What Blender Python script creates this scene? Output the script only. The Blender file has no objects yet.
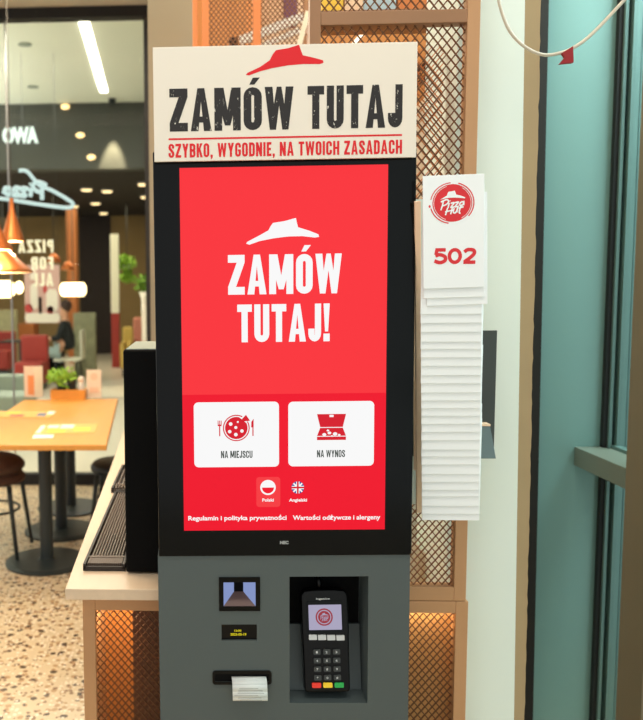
import bpy, bmesh, math, random
from mathutils import Vector, Matrix
random.seed(7)
S = bpy.context.scene
COL = S.collection
PI = math.pi

# ------------------------------------------------------------------ camera
F = 800.0; CX = 170.0; CY = 360.0
yaw, pitch, roll = math.radians(2.35), math.radians(5.0), 0.008
fw = Vector((-math.sin(yaw)*math.cos(pitch), math.cos(yaw)*math.cos(pitch), -math.sin(pitch)))
r0 = fw.cross(Vector((0, 0, 1))).normalized(); u0 = r0.cross(fw)
rt = r0*math.cos(roll) - u0*math.sin(roll); up = u0*math.cos(roll) + r0*math.sin(roll)
EYE = Vector((0, 0, 1.55))
cd = bpy.data.cameras.new('camera'); cam = bpy.data.objects.new('camera', cd); COL.objects.link(cam)
cam.matrix_world = Matrix(((rt.x, up.x, -fw.x, EYE.x), (rt.y, up.y, -fw.y, EYE.y), (rt.z, up.z, -fw.z, EYE.z), (0, 0, 0, 1)))
cd.sensor_fit = 'HORIZONTAL'; cd.sensor_width = 36.0; cd.lens = F/643*36
cd.shift_x = (321.5-CX)/643; cd.clip_start = 0.05
cd.dof.use_dof = True; cd.dof.focus_distance = 1.6; cd.dof.aperture_fstop = 5.2
S.camera = cam

def ray(px, py):
    return fw + rt*((px-CX)/F) + up*(-(py-CY)/F)
def at(px, py, Y=None, Z=None, X=None):
    d = ray(px, py)
    if Y is not None: t = Y/d.y
    elif Z is not None: t = (Z-EYE.z)/d.z
    else: t = X/d.x
    return EYE + d*t

# ------------------------------------------------------------------ materials
def lin(c):
    return tuple(((v/255)/12.92 if v/255 <= .04045 else ((v/255+.055)/1.055)**2.4) for v in c)
def mat(name, rgb, rough=.6, metal=0, emis=None, est=1, noise=0, nscale=8, bump=0, coat=0, spec=None, sheen=0):
    m = bpy.data.materials.new(name); m.use_nodes = True; nt = m.node_tree; b = nt.nodes['Principled BSDF']
    c = lin(rgb)
    b.inputs['Base Color'].default_value = (*c, 1); b.inputs['Roughness'].default_value = rough; b.inputs['Metallic'].default_value = metal
    if coat: b.inputs['Coat Weight'].default_value = coat
    if spec is not None: b.inputs['Specular IOR Level'].default_value = spec
    if emis: b.inputs['Emission Color'].default_value = (*lin(emis), 1); b.inputs['Emission Strength'].default_value = est
    if noise or bump:
        tc = nt.nodes.new('ShaderNodeTexCoord'); n = nt.nodes.new('ShaderNodeTexNoise'); n.inputs['Scale'].default_value = nscale
        n.inputs['Detail'].default_value = 5
        nt.links.new(tc.outputs['Object'], n.inputs['Vector'])
        if noise:
            mx = nt.nodes.new('ShaderNodeMix'); mx.data_type = 'RGBA'
            mx.inputs[6].default_value = (*[v*(1-noise) for v in c], 1); mx.inputs[7].default_value = (*[min(1, v*(1+noise)) for v in c], 1)
            nt.links.new(n.outputs['Fac'], mx.inputs[0]); nt.links.new(mx.outputs[2], b.inputs['Base Color'])
        if bump:
            bp = nt.nodes.new('ShaderNodeBump'); bp.inputs['Strength'].default_value = bump; bp.inputs['Distance'].default_value = .002
            nt.links.new(n.outputs['Fac'], bp.inputs['Height']); nt.links.new(bp.outputs[0], b.inputs['Normal'])
    return m
def emit(name, rgb, st=1.0):
    m = bpy.data.materials.new(name); m.use_nodes = True; nt = m.node_tree; b = nt.nodes['Principled BSDF']
    b.inputs['Base Color'].default_value = (.004, .004, .004, 1); b.inputs['Roughness'].default_value = .2; b.inputs['Specular IOR Level'].default_value = .08
    b.inputs['Emission Color'].default_value = (*lin(rgb), 1); b.inputs['Emission Strength'].default_value = st
    return m
def glass(name, refl=.06, tint=(1, 1, 1)):
    m = bpy.data.materials.new(name); m.use_nodes = True; nt = m.node_tree; nt.nodes.clear()
    o = nt.nodes.new('ShaderNodeOutputMaterial'); t = nt.nodes.new('ShaderNodeBsdfTransparent'); g = nt.nodes.new('ShaderNodeBsdfGlossy'); mx = nt.nodes.new('ShaderNodeMixShader')
    t.inputs[0].default_value = (*tint, 1); g.inputs['Roughness'].default_value = .02; mx.inputs[0].default_value = refl
    nt.links.new(t.outputs[0], mx.inputs[1]); nt.links.new(g.outputs[0], mx.inputs[2]); nt.links.new(mx.outputs[0], o.inputs[0])
    return m
def wood(name, rgb, dark=.75, scale=(2, 30, 30), rough=.4, planks=0):
    m = bpy.data.materials.new(name); m.use_nodes = True; nt = m.node_tree; b = nt.nodes['Principled BSDF']; c = lin(rgb)
    tc = nt.nodes.new('ShaderNodeTexCoord'); mp = nt.nodes.new('ShaderNodeMapping'); n = nt.nodes.new('ShaderNodeTexNoise')
    mp.inputs['Scale'].default_value = scale; n.inputs['Scale'].default_value = 1.5; n.inputs['Detail'].default_value = 6; n.inputs['Distortion'].default_value = .6
    mx = nt.nodes.new('ShaderNodeMix'); mx.data_type = 'RGBA'
    mx.inputs[6].default_value = (*[v*dark for v in c], 1); mx.inputs[7].default_value = (*[min(1, v*1.08) for v in c], 1)
    nt.links.new(tc.outputs['Object'], mp.inputs[0]); nt.links.new(mp.outputs[0], n.inputs['Vector'])
    nt.links.new(n.outputs['Fac'], mx.inputs[0]); nt.links.new(mx.outputs[2], b.inputs['Base Color']); b.inputs['Roughness'].default_value = rough
    return m
def terrazzo():
    m = bpy.data.materials.new('terrazzo'); m.use_nodes = True; nt = m.node_tree; b = nt.nodes['Principled BSDF']; L = nt.links.new
    tc = nt.nodes.new('ShaderNodeTexCoord')
    def chips(scale, thr, col, prev):
        v = nt.nodes.new('ShaderNodeTexVoronoi'); v.inputs['Scale'].default_value = scale; L(tc.outputs['Object'], v.inputs['Vector'])
        n = nt.nodes.new('ShaderNodeTexNoise'); n.inputs['Scale'].default_value = scale*1.3; L(tc.outputs['Object'], n.inputs['Vector'])
        sp = nt.nodes.new('ShaderNodeSeparateColor'); L(v.outputs['Color'], sp.inputs[0])
        # a chip shows where the cell is picked and the point lies near the cell centre
        a = nt.nodes.new('ShaderNodeMath'); a.operation = 'LESS_THAN'; a.inputs[1].default_value = thr; L(sp.outputs[0], a.inputs[0])
        s = nt.nodes.new('ShaderNodeMath'); s.operation = 'MULTIPLY_ADD'; s.inputs[1].default_value = .5; s.inputs[2].default_value = -.25; L(n.outputs['Fac'], s.inputs[0])
        d = nt.nodes.new('ShaderNodeMath'); d.operation = 'ADD'; L(v.outputs['Distance'], d.inputs[0]); L(s.outputs[0], d.inputs[1])
        e = nt.nodes.new('ShaderNodeMath'); e.operation = 'LESS_THAN'; e.inputs[1].default_value = .42; L(d.outputs[0], e.inputs[0])
        f = nt.nodes.new('ShaderNodeMath'); f.operation = 'MULTIPLY'; L(a.outputs[0], f.inputs[0]); L(e.outputs[0], f.inputs[1])
        mx = nt.nodes.new('ShaderNodeMix'); mx.data_type = 'RGBA'; L(f.outputs[0], mx.inputs[0])
        if prev is None: mx.inputs[6].default_value = (*lin((206, 186, 152)), 1)
        else: L(prev, mx.inputs[6])
        mx.inputs[7].default_value = (*lin(col), 1)
        return mx.outputs[2]
    c = chips(34, .42, (176, 142, 102), None)
    c = chips(46, .36, (132, 98, 68), c)
    c = chips(30, .24, (78, 60, 46), c)
    c = chips(60, .3, (228, 216, 194), c)
    L(c, b.inputs['Base Color']); b.inputs['Roughness'].default_value = .35
    return m
def ink():
    # printed ink, worn away in small flecks
    m = bpy.data.materials.new('worn_dark_ink'); m.use_nodes = True; nt = m.node_tree; b = nt.nodes['Principled BSDF']; L = nt.links.new
    tc = nt.nodes.new('ShaderNodeTexCoord'); n = nt.nodes.new('ShaderNodeTexNoise'); n.inputs['Scale'].default_value = 95; n.inputs['Detail'].default_value = 9; n.inputs['Roughness'].default_value = .75
    mp = nt.nodes.new('ShaderNodeMapping'); mp.inputs['Scale'].default_value = (1.3, 1, .7); L(tc.outputs['Object'], mp.inputs[0]); L(mp.outputs[0], n.inputs['Vector'])
    g = nt.nodes.new('ShaderNodeMath'); g.operation = 'GREATER_THAN'; g.inputs[1].default_value = .618; L(n.outputs['Fac'], g.inputs[0])
    mx = nt.nodes.new('ShaderNodeMix'); mx.data_type = 'RGBA'; mx.inputs[6].default_value = (*lin((32, 27, 26)), 1); mx.inputs[7].default_value = (*lin((226, 220, 206)), 1)
    L(g.outputs[0], mx.inputs[0]); L(mx.outputs[2], b.inputs['Base Color']); b.inputs['Roughness'].default_value = .6
    return m

M = dict(
 body=mat('grey_powder_coat', (76, 86, 86), .45, noise=.03, nscale=400), black_glass=mat('black_bezel', (4, 6, 7), .15, spec=.18),
 board=mat('cream_sign_board', (238, 228, 212), .55), ink=ink(), redink=mat('red_ink', (224, 6, 22), .5),
 disp_top=emit('display_light_red', (250, 52, 60)), disp_low=emit('display_deep_red', (240, 20, 44)), white_e=emit('display_white', (250, 250, 250), .98),
 red_e=emit('display_icon_red', (214, 28, 44)), dark_e=emit('display_dark_text', (70, 78, 72)), hi_e=emit('display_button_red', (246, 60, 66)), blue_e=emit('display_blue', (50, 70, 150)),
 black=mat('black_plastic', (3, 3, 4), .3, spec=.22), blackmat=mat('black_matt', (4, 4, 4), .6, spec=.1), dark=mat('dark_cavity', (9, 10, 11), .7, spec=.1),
 receipt=mat('receipt_paper', (226, 230, 226), .7), receipt_ink=mat('receipt_print', (170, 174, 172), .7),
 key_w=mat('white_key', (205, 208, 208), .5), key_d=mat('dark_key', (52, 56, 56), .5), key_r=mat('red_key', (226, 50, 34), .4, emis=(226, 50, 34), est=.15), key_y=mat('yellow_key', (235, 196, 40), .4, emis=(235, 196, 40), est=.15), key_g=mat('green_key', (30, 160, 70), .4, emis=(30, 160, 70), est=.15),
 tscreen=emit('terminal_screen', (186, 180, 208), .8), tlogo=emit('terminal_logo_red', (170, 60, 70), .8),
 oled=emit('status_yellow', (225, 210, 30), .9), scan_blue=emit('scanner_light', (150, 168, 222), .75),
 scan_in=mat('scanner_mirror', (90, 105, 140), .3), scan_brown=mat('scanner_floor', (110, 84, 76), .5),
 card=mat('white_card', (246, 250, 250), .55), card_red=mat('card_red', (222, 40, 48), .5),
 copper=mat('copper_frame', (196, 148, 104), .42, .1, noise=.08, nscale=6), copper_b=mat('brown_copper_frame', (156, 114, 80), .45, .1, noise=.1, nscale=5), copper_o=mat('orange_copper', (206, 124, 66), .45, .1),
 mesh_b=mat('expanded_metal', (112, 72, 44), .45, .5), rackc=mat('copper_rack', (250, 216, 182), .5, 0),
 mint=mat('pale_wall_paint', (230, 242, 232), .7, noise=.015, nscale=2, bump=.05), tan=mat('shaded_plaster_edge', (172, 150, 112), .8, noise=.08, nscale=12, bump=.4), gap=mat('gap_shade', (18, 17, 13), .8),
 teal=mat('teal_cladding', (114, 154, 150), .4, .1), teal_d=mat('window_frame', (92, 124, 120), .35, .2), gasket=mat('gasket', (14, 20, 21), .6), post=mat('mullion_metal', (116, 110, 90), .4, .1), transom=mat('transom_metal', (104, 118, 108), .35, .1),
 glass=glass('window_glass', .07, (.96, .98, .97)), shopglass=glass('shop_glass', .0006, (.95, .96, .93)),
 cable=mat('white_cable', (206, 196, 176), .5), tape=mat('red_tape', (150, 20, 26), .6),
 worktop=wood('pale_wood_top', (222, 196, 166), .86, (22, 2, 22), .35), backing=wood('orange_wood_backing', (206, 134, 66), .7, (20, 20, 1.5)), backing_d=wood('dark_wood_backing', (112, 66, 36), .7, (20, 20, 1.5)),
 table=wood('orange_oak_top', (222, 154, 66), .82, (25, 2, 25), .35), iron=mat('black_iron', (36, 44, 44), .45), rubber=mat('black_rubber', (40, 32, 28), .55), rubber_r=mat('rubber_rib', (96, 78, 64), .5),
 pillar=mat('greige_pillar', (156, 146, 122), .7, noise=.03, nscale=2), header=mat('black_header', (7, 6, 6), .6), ceil=mat('ceiling_paint', (188, 178, 160), .8), wceil=mat('white_ceiling', (236, 240, 226), .8),
 fascia=mat('dark_grey_cladding', (68, 70, 64), .7, noise=.15, nscale=3), dceil=mat('dark_ceiling', (26, 20, 15), .8), terr=terrazzo(), cfloor=mat('mall_floor_tile', (206, 200, 184), .3),
 glow=emit('warm_lamp', (255, 226, 170), 7), wglow=emit('white_lamp', (255, 250, 232), 5), letter=emit('white_sign_light', (236, 250, 240), 1.6), neon=emit('neon_tube', (205, 232, 224), 1.0),
 lampcop=mat('copper_lamp', (214, 124, 66), .3, .7), cup=mat('lamp_inside', (250, 225, 180), .6, emis=(255, 215, 150), est=1.6),
 green=mat('leaf_green', (110, 146, 44), .6, noise=.4, nscale=60), greenb=mat('bright_leaf', (142, 186, 60), .6, noise=.3, nscale=10), pink=mat('pink_fabric', (196, 128, 108), .9), yellow=mat('yellow_fabric', (208, 176, 92), .9),
 red=mat('red_panel', (150, 44, 34), .6), darkwall=mat('dark_brown_wall', (30, 17, 11), .7, noise=.2, nscale=2), tanwall=mat('olive_wall', (142, 118, 74), .8, noise=.1, nscale=3), orange=mat('orange_column', (164, 98, 48), .6),
 whitep=mat('white_panel', (226, 226, 206), .6), fur=mat('brown_upholstery', (88, 62, 48), .95, noise=.3, nscale=50, bump=.6), skin=mat('skin', (208, 156, 124), .6), hair=mat('brown_hair', (58, 38, 28), .7), knit=mat('black_sweater', (30, 34, 34), .9), jeans=mat('pale_grey_trousers', (150, 168, 164), .9),
 pot=mat('black_pot', (20, 22, 18), .5), menu=mat('menu_card', (232, 200, 176), .6), menu_o=mat('menu_orange', (228, 140, 84), .6), cream=mat('cream_card', (232, 218, 200), .6), placemat=mat('paper_placemat', (222, 176, 96), .6), bluep=mat('blue_print', (96, 110, 140), .6), yellowp=mat('yellow_print', (240, 200, 70), .6),
 poster=mat('poster_pink', (206, 168, 160), .6), post_r=mat('poster_red', (186, 62, 62), .6), post_w=mat('poster_white', (232, 224, 212), .6), white=mat('white_paint', (232, 232, 224), .6), purple=mat('purple_fabric', (92, 56, 92), .8), blue=mat('pale_blue_panel', (172, 196, 206), .7),
 warmwall=mat('warm_wall', (222, 150, 90), .8, noise=.12, nscale=4), palewall=mat('pale_backdrop', (236, 206, 172), .8, noise=.15, nscale=10), holder=mat('grey_holder', (66, 72, 68), .3, .2), holder_f=mat('holder_pocket', (112, 132, 134), .25, .1), duct=mat('dark_duct', (96, 60, 38), .5, .3),
 chrome=mat('steel', (150, 150, 148), .3, .9), teald=mat('grey_booth', (150, 160, 148), .8), pattern=mat('patterned_screen', (150, 150, 118), .7, noise=.5, nscale=9),
)

# ------------------------------------------------------------------ mesh builder
WM = {}
class MB:
    def __init__(s): s.v = []; s.f = []; s.sm = False
    def add(s, vs, fs):
        n = len(s.v); s.v += [Vector(v) for v in vs]; s.f += [tuple(i+n for i in f) for f in fs]; return s
    def box(s, x0, x1, y0, y1, z0, z1):
        return s.add([(x0,y0,z0),(x1,y0,z0),(x1,y1,z0),(x0,y1,z0),(x0,y0,z1),(x1,y0,z1),(x1,y1,z1),(x0,y1,z1)],
                     [(0,3,2,1),(4,5,6,7),(0,1,5,4),(1,2,6,5),(2,3,7,6),(3,0,4,7)])
    def prism(s, pts, y0, y1, ax='y'):
        # polygon in (x, z) extruded along y (or (x, y) along z with ax='z', (y, z) along x with ax='x')
        n = len(pts)
        def P(a, b, c): return (a, c, b) if ax == 'y' else ((a, b, c) if ax == 'z' else (c, a, b))
        vs = [P(a, b, y0) for a, b in pts] + [P(a, b, y1) for a, b in pts]
        return s.add(vs, [tuple(range(n)), tuple(range(2*n-1, n-1, -1))] + [(i, i+n, (i+1) % n+n, (i+1) % n) for i in range(n)])
    def flat(s, pts, y):
        return s.add([(a, y, b) for a, b in pts], [tuple(range(len(pts)))])
    def bar(s, p, q, w, d, n=Vector((0, 1, 0))):
        p, q = Vector(p), Vector(q); a = (q-p).normalized(); b = a.cross(n).normalized()*w/2; c = a.cross(b).normalized()*d/2
        vs = [e+b*i+c*j for e in (p, q) for i, j in ((-1,-1),(1,-1),(1,1),(-1,1))]
        return s.add(vs, [(0,3,2,1),(4,5,6,7),(0,1,5,4),(1,2,6,5),(2,3,7,6),(3,0,4,7)])
    def lathe(s, prof, c=(0, 0, 0), n=24, cap=True):
        c = Vector(c); vs = []; fs = []
        for r, z in prof:
            vs += [c+Vector((r*math.cos(2*PI*k/n), r*math.sin(2*PI*k/n), z)) for k in range(n)]
        for i in range(len(prof)-1):
            for k in range(n):
                k2 = (k+1) % n; fs.append((i*n+k, i*n+k2, (i+1)*n+k2, (i+1)*n+k))
        if cap: fs += [tuple(range(n-1, -1, -1)), tuple((len(prof)-1)*n+k for k in range(n))]
        return s.add(vs, fs)
    def tube(s, pts, r, n=8):
        pts = [Vector(p) for p in pts]; vs = []; fs = []; m = len(pts); nrm = None
        for i, p in enumerate(pts):
            t = (pts[min(i+1, m-1)]-pts[max(i-1, 0)]).normalized()
            if nrm is None: nrm = t.orthogonal().normalized()
            nrm = (nrm - t*nrm.dot(t)).normalized(); b = t.cross(nrm); rr = r[i] if isinstance(r, (list, tuple)) else r
            vs += [p+(nrm*math.cos(2*PI*k/n)+b*math.sin(2*PI*k/n))*rr for k in range(n)]
        for i in range(m-1):
            for k in range(n):
                k2 = (k+1) % n; fs.append((i*n+k, i*n+k2, (i+1)*n+k2, (i+1)*n+k))
        fs += [tuple(range(n-1, -1, -1)), tuple((m-1)*n+k for k in range(n))]
        s.sm = True
        return s.add(vs, fs)
    def ball(s, c, rx, ry=None, rz=None, n=14):
        ry = ry or rx; rz = rz or rx; c = Vector(c); h = n//2; prof = []
        for i in range(1, h): prof.append((math.sin(PI*i/h), -math.cos(PI*i/h)))
        vs = [c+Vector((r*rx*math.cos(2*PI*k/n), r*ry*math.sin(2*PI*k/n), z*rz)) for r, z in prof for k in range(n)]
        vs += [c-Vector((0, 0, rz)), c+Vector((0, 0, rz))]; fs = []
        for i in range(h-2):
            for k in range(n):
                k2 = (k+1) % n; fs.append((i*n+k, i*n+k2, (i+1)*n+k2, (i+1)*n+k))
        b = (h-1)*n
        for k in range(n): fs += [((k+1) % n, k, b), ((h-2)*n+k, (h-2)*n+(k+1) % n, b+1)]
        s.sm = True
        return s.add(vs, fs)
    def ribbon(s, pts, w, y, th=0):
        # stroke of width w along 2-D points, mitred, in the plane y (thick if th)
        pts = [Vector(p) for p in pts]; L = []; R = []
        for i, p in enumerate(pts):
            a = (p-pts[i-1]).normalized() if i else None; b = (pts[i+1]-p).normalized() if i < len(pts)-1 else None
            t = ((a or b)+(b or a)).normalized(); n = Vector((-t.y, t.x)); k = 1/max(.6, n.dot(Vector((-(a or b).y, (a or b).x))))
            ww = w[i] if isinstance(w, (list, tuple)) else w
            L.append(p+n*ww/2*k); R.append(p-n*ww/2*k)
        for i in range(len(pts)-1):
            q = [L[i], R[i], R[i+1], L[i+1]]
            if th: s.prism([(v.x, v.y) for v in q], y-th/2, y+th/2)
            else: s.flat([(v.x, v.y) for v in q], y-.00001*i)
        return s
    def xf(s, fn): s.v = [fn(v) for v in s.v]; return s
    def build(s, name, m, parent=None, local=False, bevel=0, seg=2, smooth=None, origin=None, **tags):
        vs = [v.copy() for v in s.v]
        if parent is not None and not local:
            inv = WM[parent.name].inverted(); vs = [inv @ v for v in vs]
        me = bpy.data.meshes.new(name)
        o = bpy.data.objects.new(name, me); COL.objects.link(o)
        if parent is None:
            if origin is None:
                xs = [v.x for v in vs]; ys = [v.y for v in vs]; zs = [v.z for v in vs]
                origin = Vector(((min(xs)+max(xs))/2, (min(ys)+max(ys))/2, min(zs)))
            vs = [v-origin for v in vs]; o.location = origin; WM[o.name] = Matrix.Translation(origin)
        else:
            o.parent = parent; WM[o.name] = WM[parent.name].copy()
        me.from_pydata(vs, [], s.f); me.update()
        bm = bmesh.new(); bm.from_mesh(me)
        if bevel:
            bmesh.ops.remove_doubles(bm, verts=bm.verts, dist=1e-6)
            bmesh.ops.bevel(bm, geom=[e for e in bm.edges if len(e.link_faces) == 2 and e.calc_face_angle(0) > .5], offset=bevel, segments=seg, affect='EDGES', profile=.5, clamp_overlap=True)
        if not getattr(s, 'keepn', False): bmesh.ops.recalc_face_normals(bm, faces=bm.faces)
        bm.to_mesh(me); bm.free()
        sm = s.sm if smooth is None else smooth
        if sm:
            for p in me.polygons: p.use_smooth = True
        me.materials.append(M[m] if isinstance(m, str) else m)
        tag(o, **tags)
        return o
def tag(o, label=None, cat=None, group=None, kind=None):
    if label: o['label'] = label
    if cat: o['category'] = cat
    if group: o['group'] = group
    if kind: o['kind'] = kind
    return o
def empty(name, loc, label, cat, group=None, rot=None):
    o = bpy.data.objects.new(name, None); COL.objects.link(o); o.empty_display_size = .05
    mw = Matrix.Translation(loc) @ (rot.to_4x4() if rot is not None else Matrix.Identity(4))
    o.matrix_world = mw; WM[o.name] = mw
    return tag(o, label, cat, group)
def struct(mb, name, m, bevel=0, parent=None, **k):
    if parent is not None: return mb.build(name, m, parent, bevel=bevel)
    return mb.build(name, m, bevel=bevel, kind='structure', **k)
def copy_tree(o, parent=None):
    c = o.copy(); COL.objects.link(c)
    if parent is not None: c.parent = parent
    for ch in [x for x in COL.objects if x.parent == o]: copy_tree(ch, c)
    return c

# ------------------------------------------------------------------ block lettering
T = .165
def rr(x0, y0, x1, y1): return [(x0, y0), (x1, y0), (x1, y1), (x0, y1)]
def arc(cx, cy, rx, ry, a0, a1, n=8, t=None):
    t = t or T; out = []
    for i in range(n):
        a, b = math.radians(a0+(a1-a0)*i/n), math.radians(a0+(a1-a0)*(i+1)/n)
        out.append([(cx+rx*math.cos(a), cy+ry*math.sin(a)), (cx+rx*math.cos(b), cy+ry*math.sin(b)), (cx+(rx-t)*math.cos(b), cy+(ry-t*.9)*math.sin(b)), (cx+(rx-t)*math.cos(a), cy+(ry-t*.9)*math.sin(a))])
    return out
def glyph(c):
    t = T; w = .47; h = w/2; q = .21
    if c == 'Z': return w, [rr(0, 1-t, w, 1), rr(0, 0, w, t), [(0, t), (t*1.15, t), (w, 1-t), (w-t*1.15, 1-t)]]
    if c == 'A': w = .54; return w, [[(0, 0), (t, 0), (w/2+.03, 1), (w/2-.09, 1)], [(w-t, 0), (w, 0), (w/2+.09, 1), (w/2-.03, 1)], rr(.11, .2, w-.11, .34)]
    if c == 'M': w = .68; return w, [rr(0, 0, t, 1), rr(w-t, 0, w, 1), [(w/2-.07, .12), (w/2+.07, .12), (t+.04, 1), (0, 1)], [(w/2-.07, .12), (w/2+.07, .12), (w, 1), (w-t-.04, 1)]]
    if c in 'OÓ':
        p = arc(h, 1-q, h, q, 0, 180)+arc(h, q, h, q, 180, 360)+[rr(0, q, t, 1-q), rr(w-t, q, w, 1-q)]
        if c == 'Ó': p.append([(.15, 1.06), (.28, 1.06), (.42, 1.22), (.24, 1.22)])
        return w, p
    if c == 'C': return w, arc(h, 1-q, h, q, 0, 180)+arc(h, q, h, q, 180, 360)+[rr(0, q, t, 1-q), rr(w-t, q, w, .37), rr(w-t, .63, w, 1-q)]
    if c == 'G': return w, arc(h, 1-q, h, q, 0, 180)+arc(h, q, h, q, 180, 360)+[rr(0, q, t, 1-q), rr(w-t, q, w, .5), rr(w-t, .65, w, 1-q), rr(h, .38, w, .52)]
    if c == 'W': w = .74; return w, [[(.13, 0), (.13+t*.8, 0), (t, 1), (0, 1)], [(.13, 0), (.13+t*.8, 0), (w/2+.06, 1), (w/2-.06, 1)], [(w-.13-t*.8, 0), (w-.13, 0), (w/2+.06, 1), (w/2-.06, 1)], [(w-.13-t*.8, 0), (w-.13, 0), (w, 1), (w-t, 1)]]
    if c == 'T': w = .46; return w, [rr(0, 1-t, w, 1), rr(w/2-t/2, 0, w/2+t/2, 1)]
    if c == 'U': return w, arc(h, q, h, q, 180, 360)+[rr(0, q, t, 1), rr(w-t, q, w, 1)]
    if c == 'J': w = .4; return w, arc(w/2, q, w/2, q, 180, 360)+[rr(0, q, t, .34), rr(w-t, q, w, 1)]
    if c == 'S':
        return w, arc(h, 1-q, h, q, 0, 180)+arc(h, q, h, q, 180, 360)+[rr(0, .64, t, 1-q), rr(w-t, .66, w, 1-q), rr(w-t, q, w, .38), rr(0, q, t, .34), [(0, .64), (w-t, .3), (w, .38), (t, .74)]]
    if c == 'Y': w = .5; return w, [rr(w/2-t/2, 0, w/2+t/2, .45), [(w/2-t/2, .4), (w/2+t/2, .4), (t, 1), (0, 1)], [(w/2-t/2, .4), (w/2+t/2, .4), (w, 1), (w-t, 1)]]
    if c in 'DBPR':
        if c == 'D': return w, [rr(0, 0, t, 1), rr(0, 1-t, h, 1), rr(0, 0, h, t), rr(w-t, q, w, 1-q)]+arc(h, 1-q, h, q, 0, 90)+arc(h, q, h, q, 270, 360)
        p = [rr(0, 0, t, 1), rr(0, 1-t, h, 1), rr(0, .42, h, .42+t), rr(w-t, .6, w, .82)]+arc(h, .8, h, .2, 0, 90)+arc(h, .62, h, .2, 270, 360)
        if c == 'B': p += [rr(0, 0, h, t), rr(w-t, .2, w, .4)]+arc(h, .2, h, .2, 270, 360)+arc(h, .38, h, .2, 0, 90)
        if c == 'R': p += [[(w-t, 0), (w, 0), (h+t, .45), (h, .45)]]
        return w, p
    if c == 'K': return w, [rr(0, 0, t, 1), [(t, .36), (t, .62), (w-t, 1), (w+.02, 1)], [(w-t*.9, 0), (w+.03, 0), (t+.12, .62), (t, .5)]]
    if c == 'N': w = .5; return w, [rr(0, 0, t, 1), rr(w-t, 0, w, 1), [(w-t, 0), (w, 0), (t, 1), (0, 1)]]
    if c == 'I': return t, [rr(0, 0, t, 1)]
    if c == 'E': w = .38; return w, [rr(0, 0, t, 1), rr(0, 0, w, t), rr(0, 1-t, w, 1), rr(0, .43, w*.88, .43+t*.9)]
    if c == 'F': w = .38; return w, [rr(0, 0, t, 1), rr(0, 1-t, w, 1), rr(0, .43, w*.88, .43+t*.9)]
    if c == 'L': w = .38; return w, [rr(0, 0, t, 1), rr(0, 0, w, t)]
    if c == 'H': w = .5; return w, [rr(0, 0, t, 1), rr(w-t, 0, w, 1), rr(0, .42, w, .58)]
    if c == ',': return t, [rr(0, 0, t, t), [(t*.3, 0), (t, 0), (t*.5, -.13), (0, -.13)]]
    if c == '!': return t, [rr(0, 0, t, t*1.05), [(t*.25, .26), (t*.75, .26), (t, 1), (0, 1)]]
    return .2, []
def block(mb, text, x0, x1, z0, z1, y, mirror=False, gap=.075, th=0):
    adv = []; x = 0
    for c in text:
        w, p = glyph(c); adv.append((x, p)); x += w+gap
    tot = x-gap; sx = (x1-x0)/tot; sz = z1-z0
    for ox, ps in adv:
        for ip, p in enumerate(ps):
            q = [(x0+(ox+a)*sx, z0+b*sz) for a, b in p]
            if mirror: q = [(x0+x1-a, b) for a, b in q]
            if th: mb.prism(q, y-th/2, y+th/2)
            else: mb.flat(q, y-.00003*(ip % 6))
    return mb
def type_text(mb, text, x0, x1, z0, size, y, offset=.012, xz=True, height=None):
    cu = bpy.data.curves.new('lettering', 'FONT'); cu.body = text; cu.offset = offset; cu.size = 1; cu.resolution_u = 3
    o = bpy.data.objects.new('lettering', cu); COL.objects.link(o)
    dg = bpy.context.evaluated_depsgraph_get(); me = bpy.data.meshes.new_from_object(o.evaluated_get(dg))
    vs = [v.co.copy() for v in me.vertices]; fs = [tuple(p.vertices) for p in me.polygons]
    xa, xb = min(v.x for v in vs), max(v.x for v in vs)
    sx = (x1-x0)/(xb-xa)
    mb.add([(x0+(v.x-xa)*sx, y, z0+v.y*size) for v in vs], fs)
    bpy.data.objects.remove(o); bpy.data.curves.remove(cu); bpy.data.meshes.remove(me)
    return mb
def disc(mb, cx, cz, rx, rz, y, n=32, a0=0, a1=360):
    k = n if a1-a0 < 360 else n-1
    return mb.flat([(cx+rx*math.cos(math.radians(a0+(a1-a0)*i/(n if a1-a0 < 360 else n))), cz+rz*math.sin(math.radians(a0+(a1-a0)*i/n))) for i in range(k+1)], y)
def ring(mb, cx, cz, rx, rz, w, y, a0=0, a1=360, n=40):
    for i in range(n):
        a, b = math.radians(a0+(a1-a0)*i/n), math.radians(a0+(a1-a0)*(i+1)/n)
        mb.flat([(cx+rx*math.cos(a), cz+rz*math.sin(a)), (cx+rx*math.cos(b), cz+rz*math.sin(b)), (cx+(rx-w)*math.cos(b), cz+(rz-w)*math.sin(b)), (cx+(rx-w)*math.cos(a), cz+(rz-w)*math.sin(a))], y)
    return mb
def rrect(x0, x1, z0, z1, r, n=5):
    p = []
    for cx, cz, a in ((x1-r, z1-r, 0), (x0+r, z1-r, 90), (x0+r, z0+r, 180), (x1-r, z0+r, 270)):
        p += [(cx+r*math.cos(math.radians(a+90*i/n)), cz+r*math.sin(math.radians(a+90*i/n))) for i in range(n+1)]
    return p
def smooth(pts, n=5):
    out = []; P = [Vector(p) for p in pts]; P = [P[0]*2-P[1]]+P+[P[-1]*2-P[-2]]
    for i in range(1, len(P)-2):
        for k in range(n):
            t = k/n; a, b, c, d = P[i-1], P[i], P[i+1], P[i+2]
            out.append(.5*((2*b)+(c-a)*t+(2*a-5*b+4*c-d)*t*t+(3*b-a-3*c+d)*t**3))
    out.append(P[-2]); return out
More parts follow.
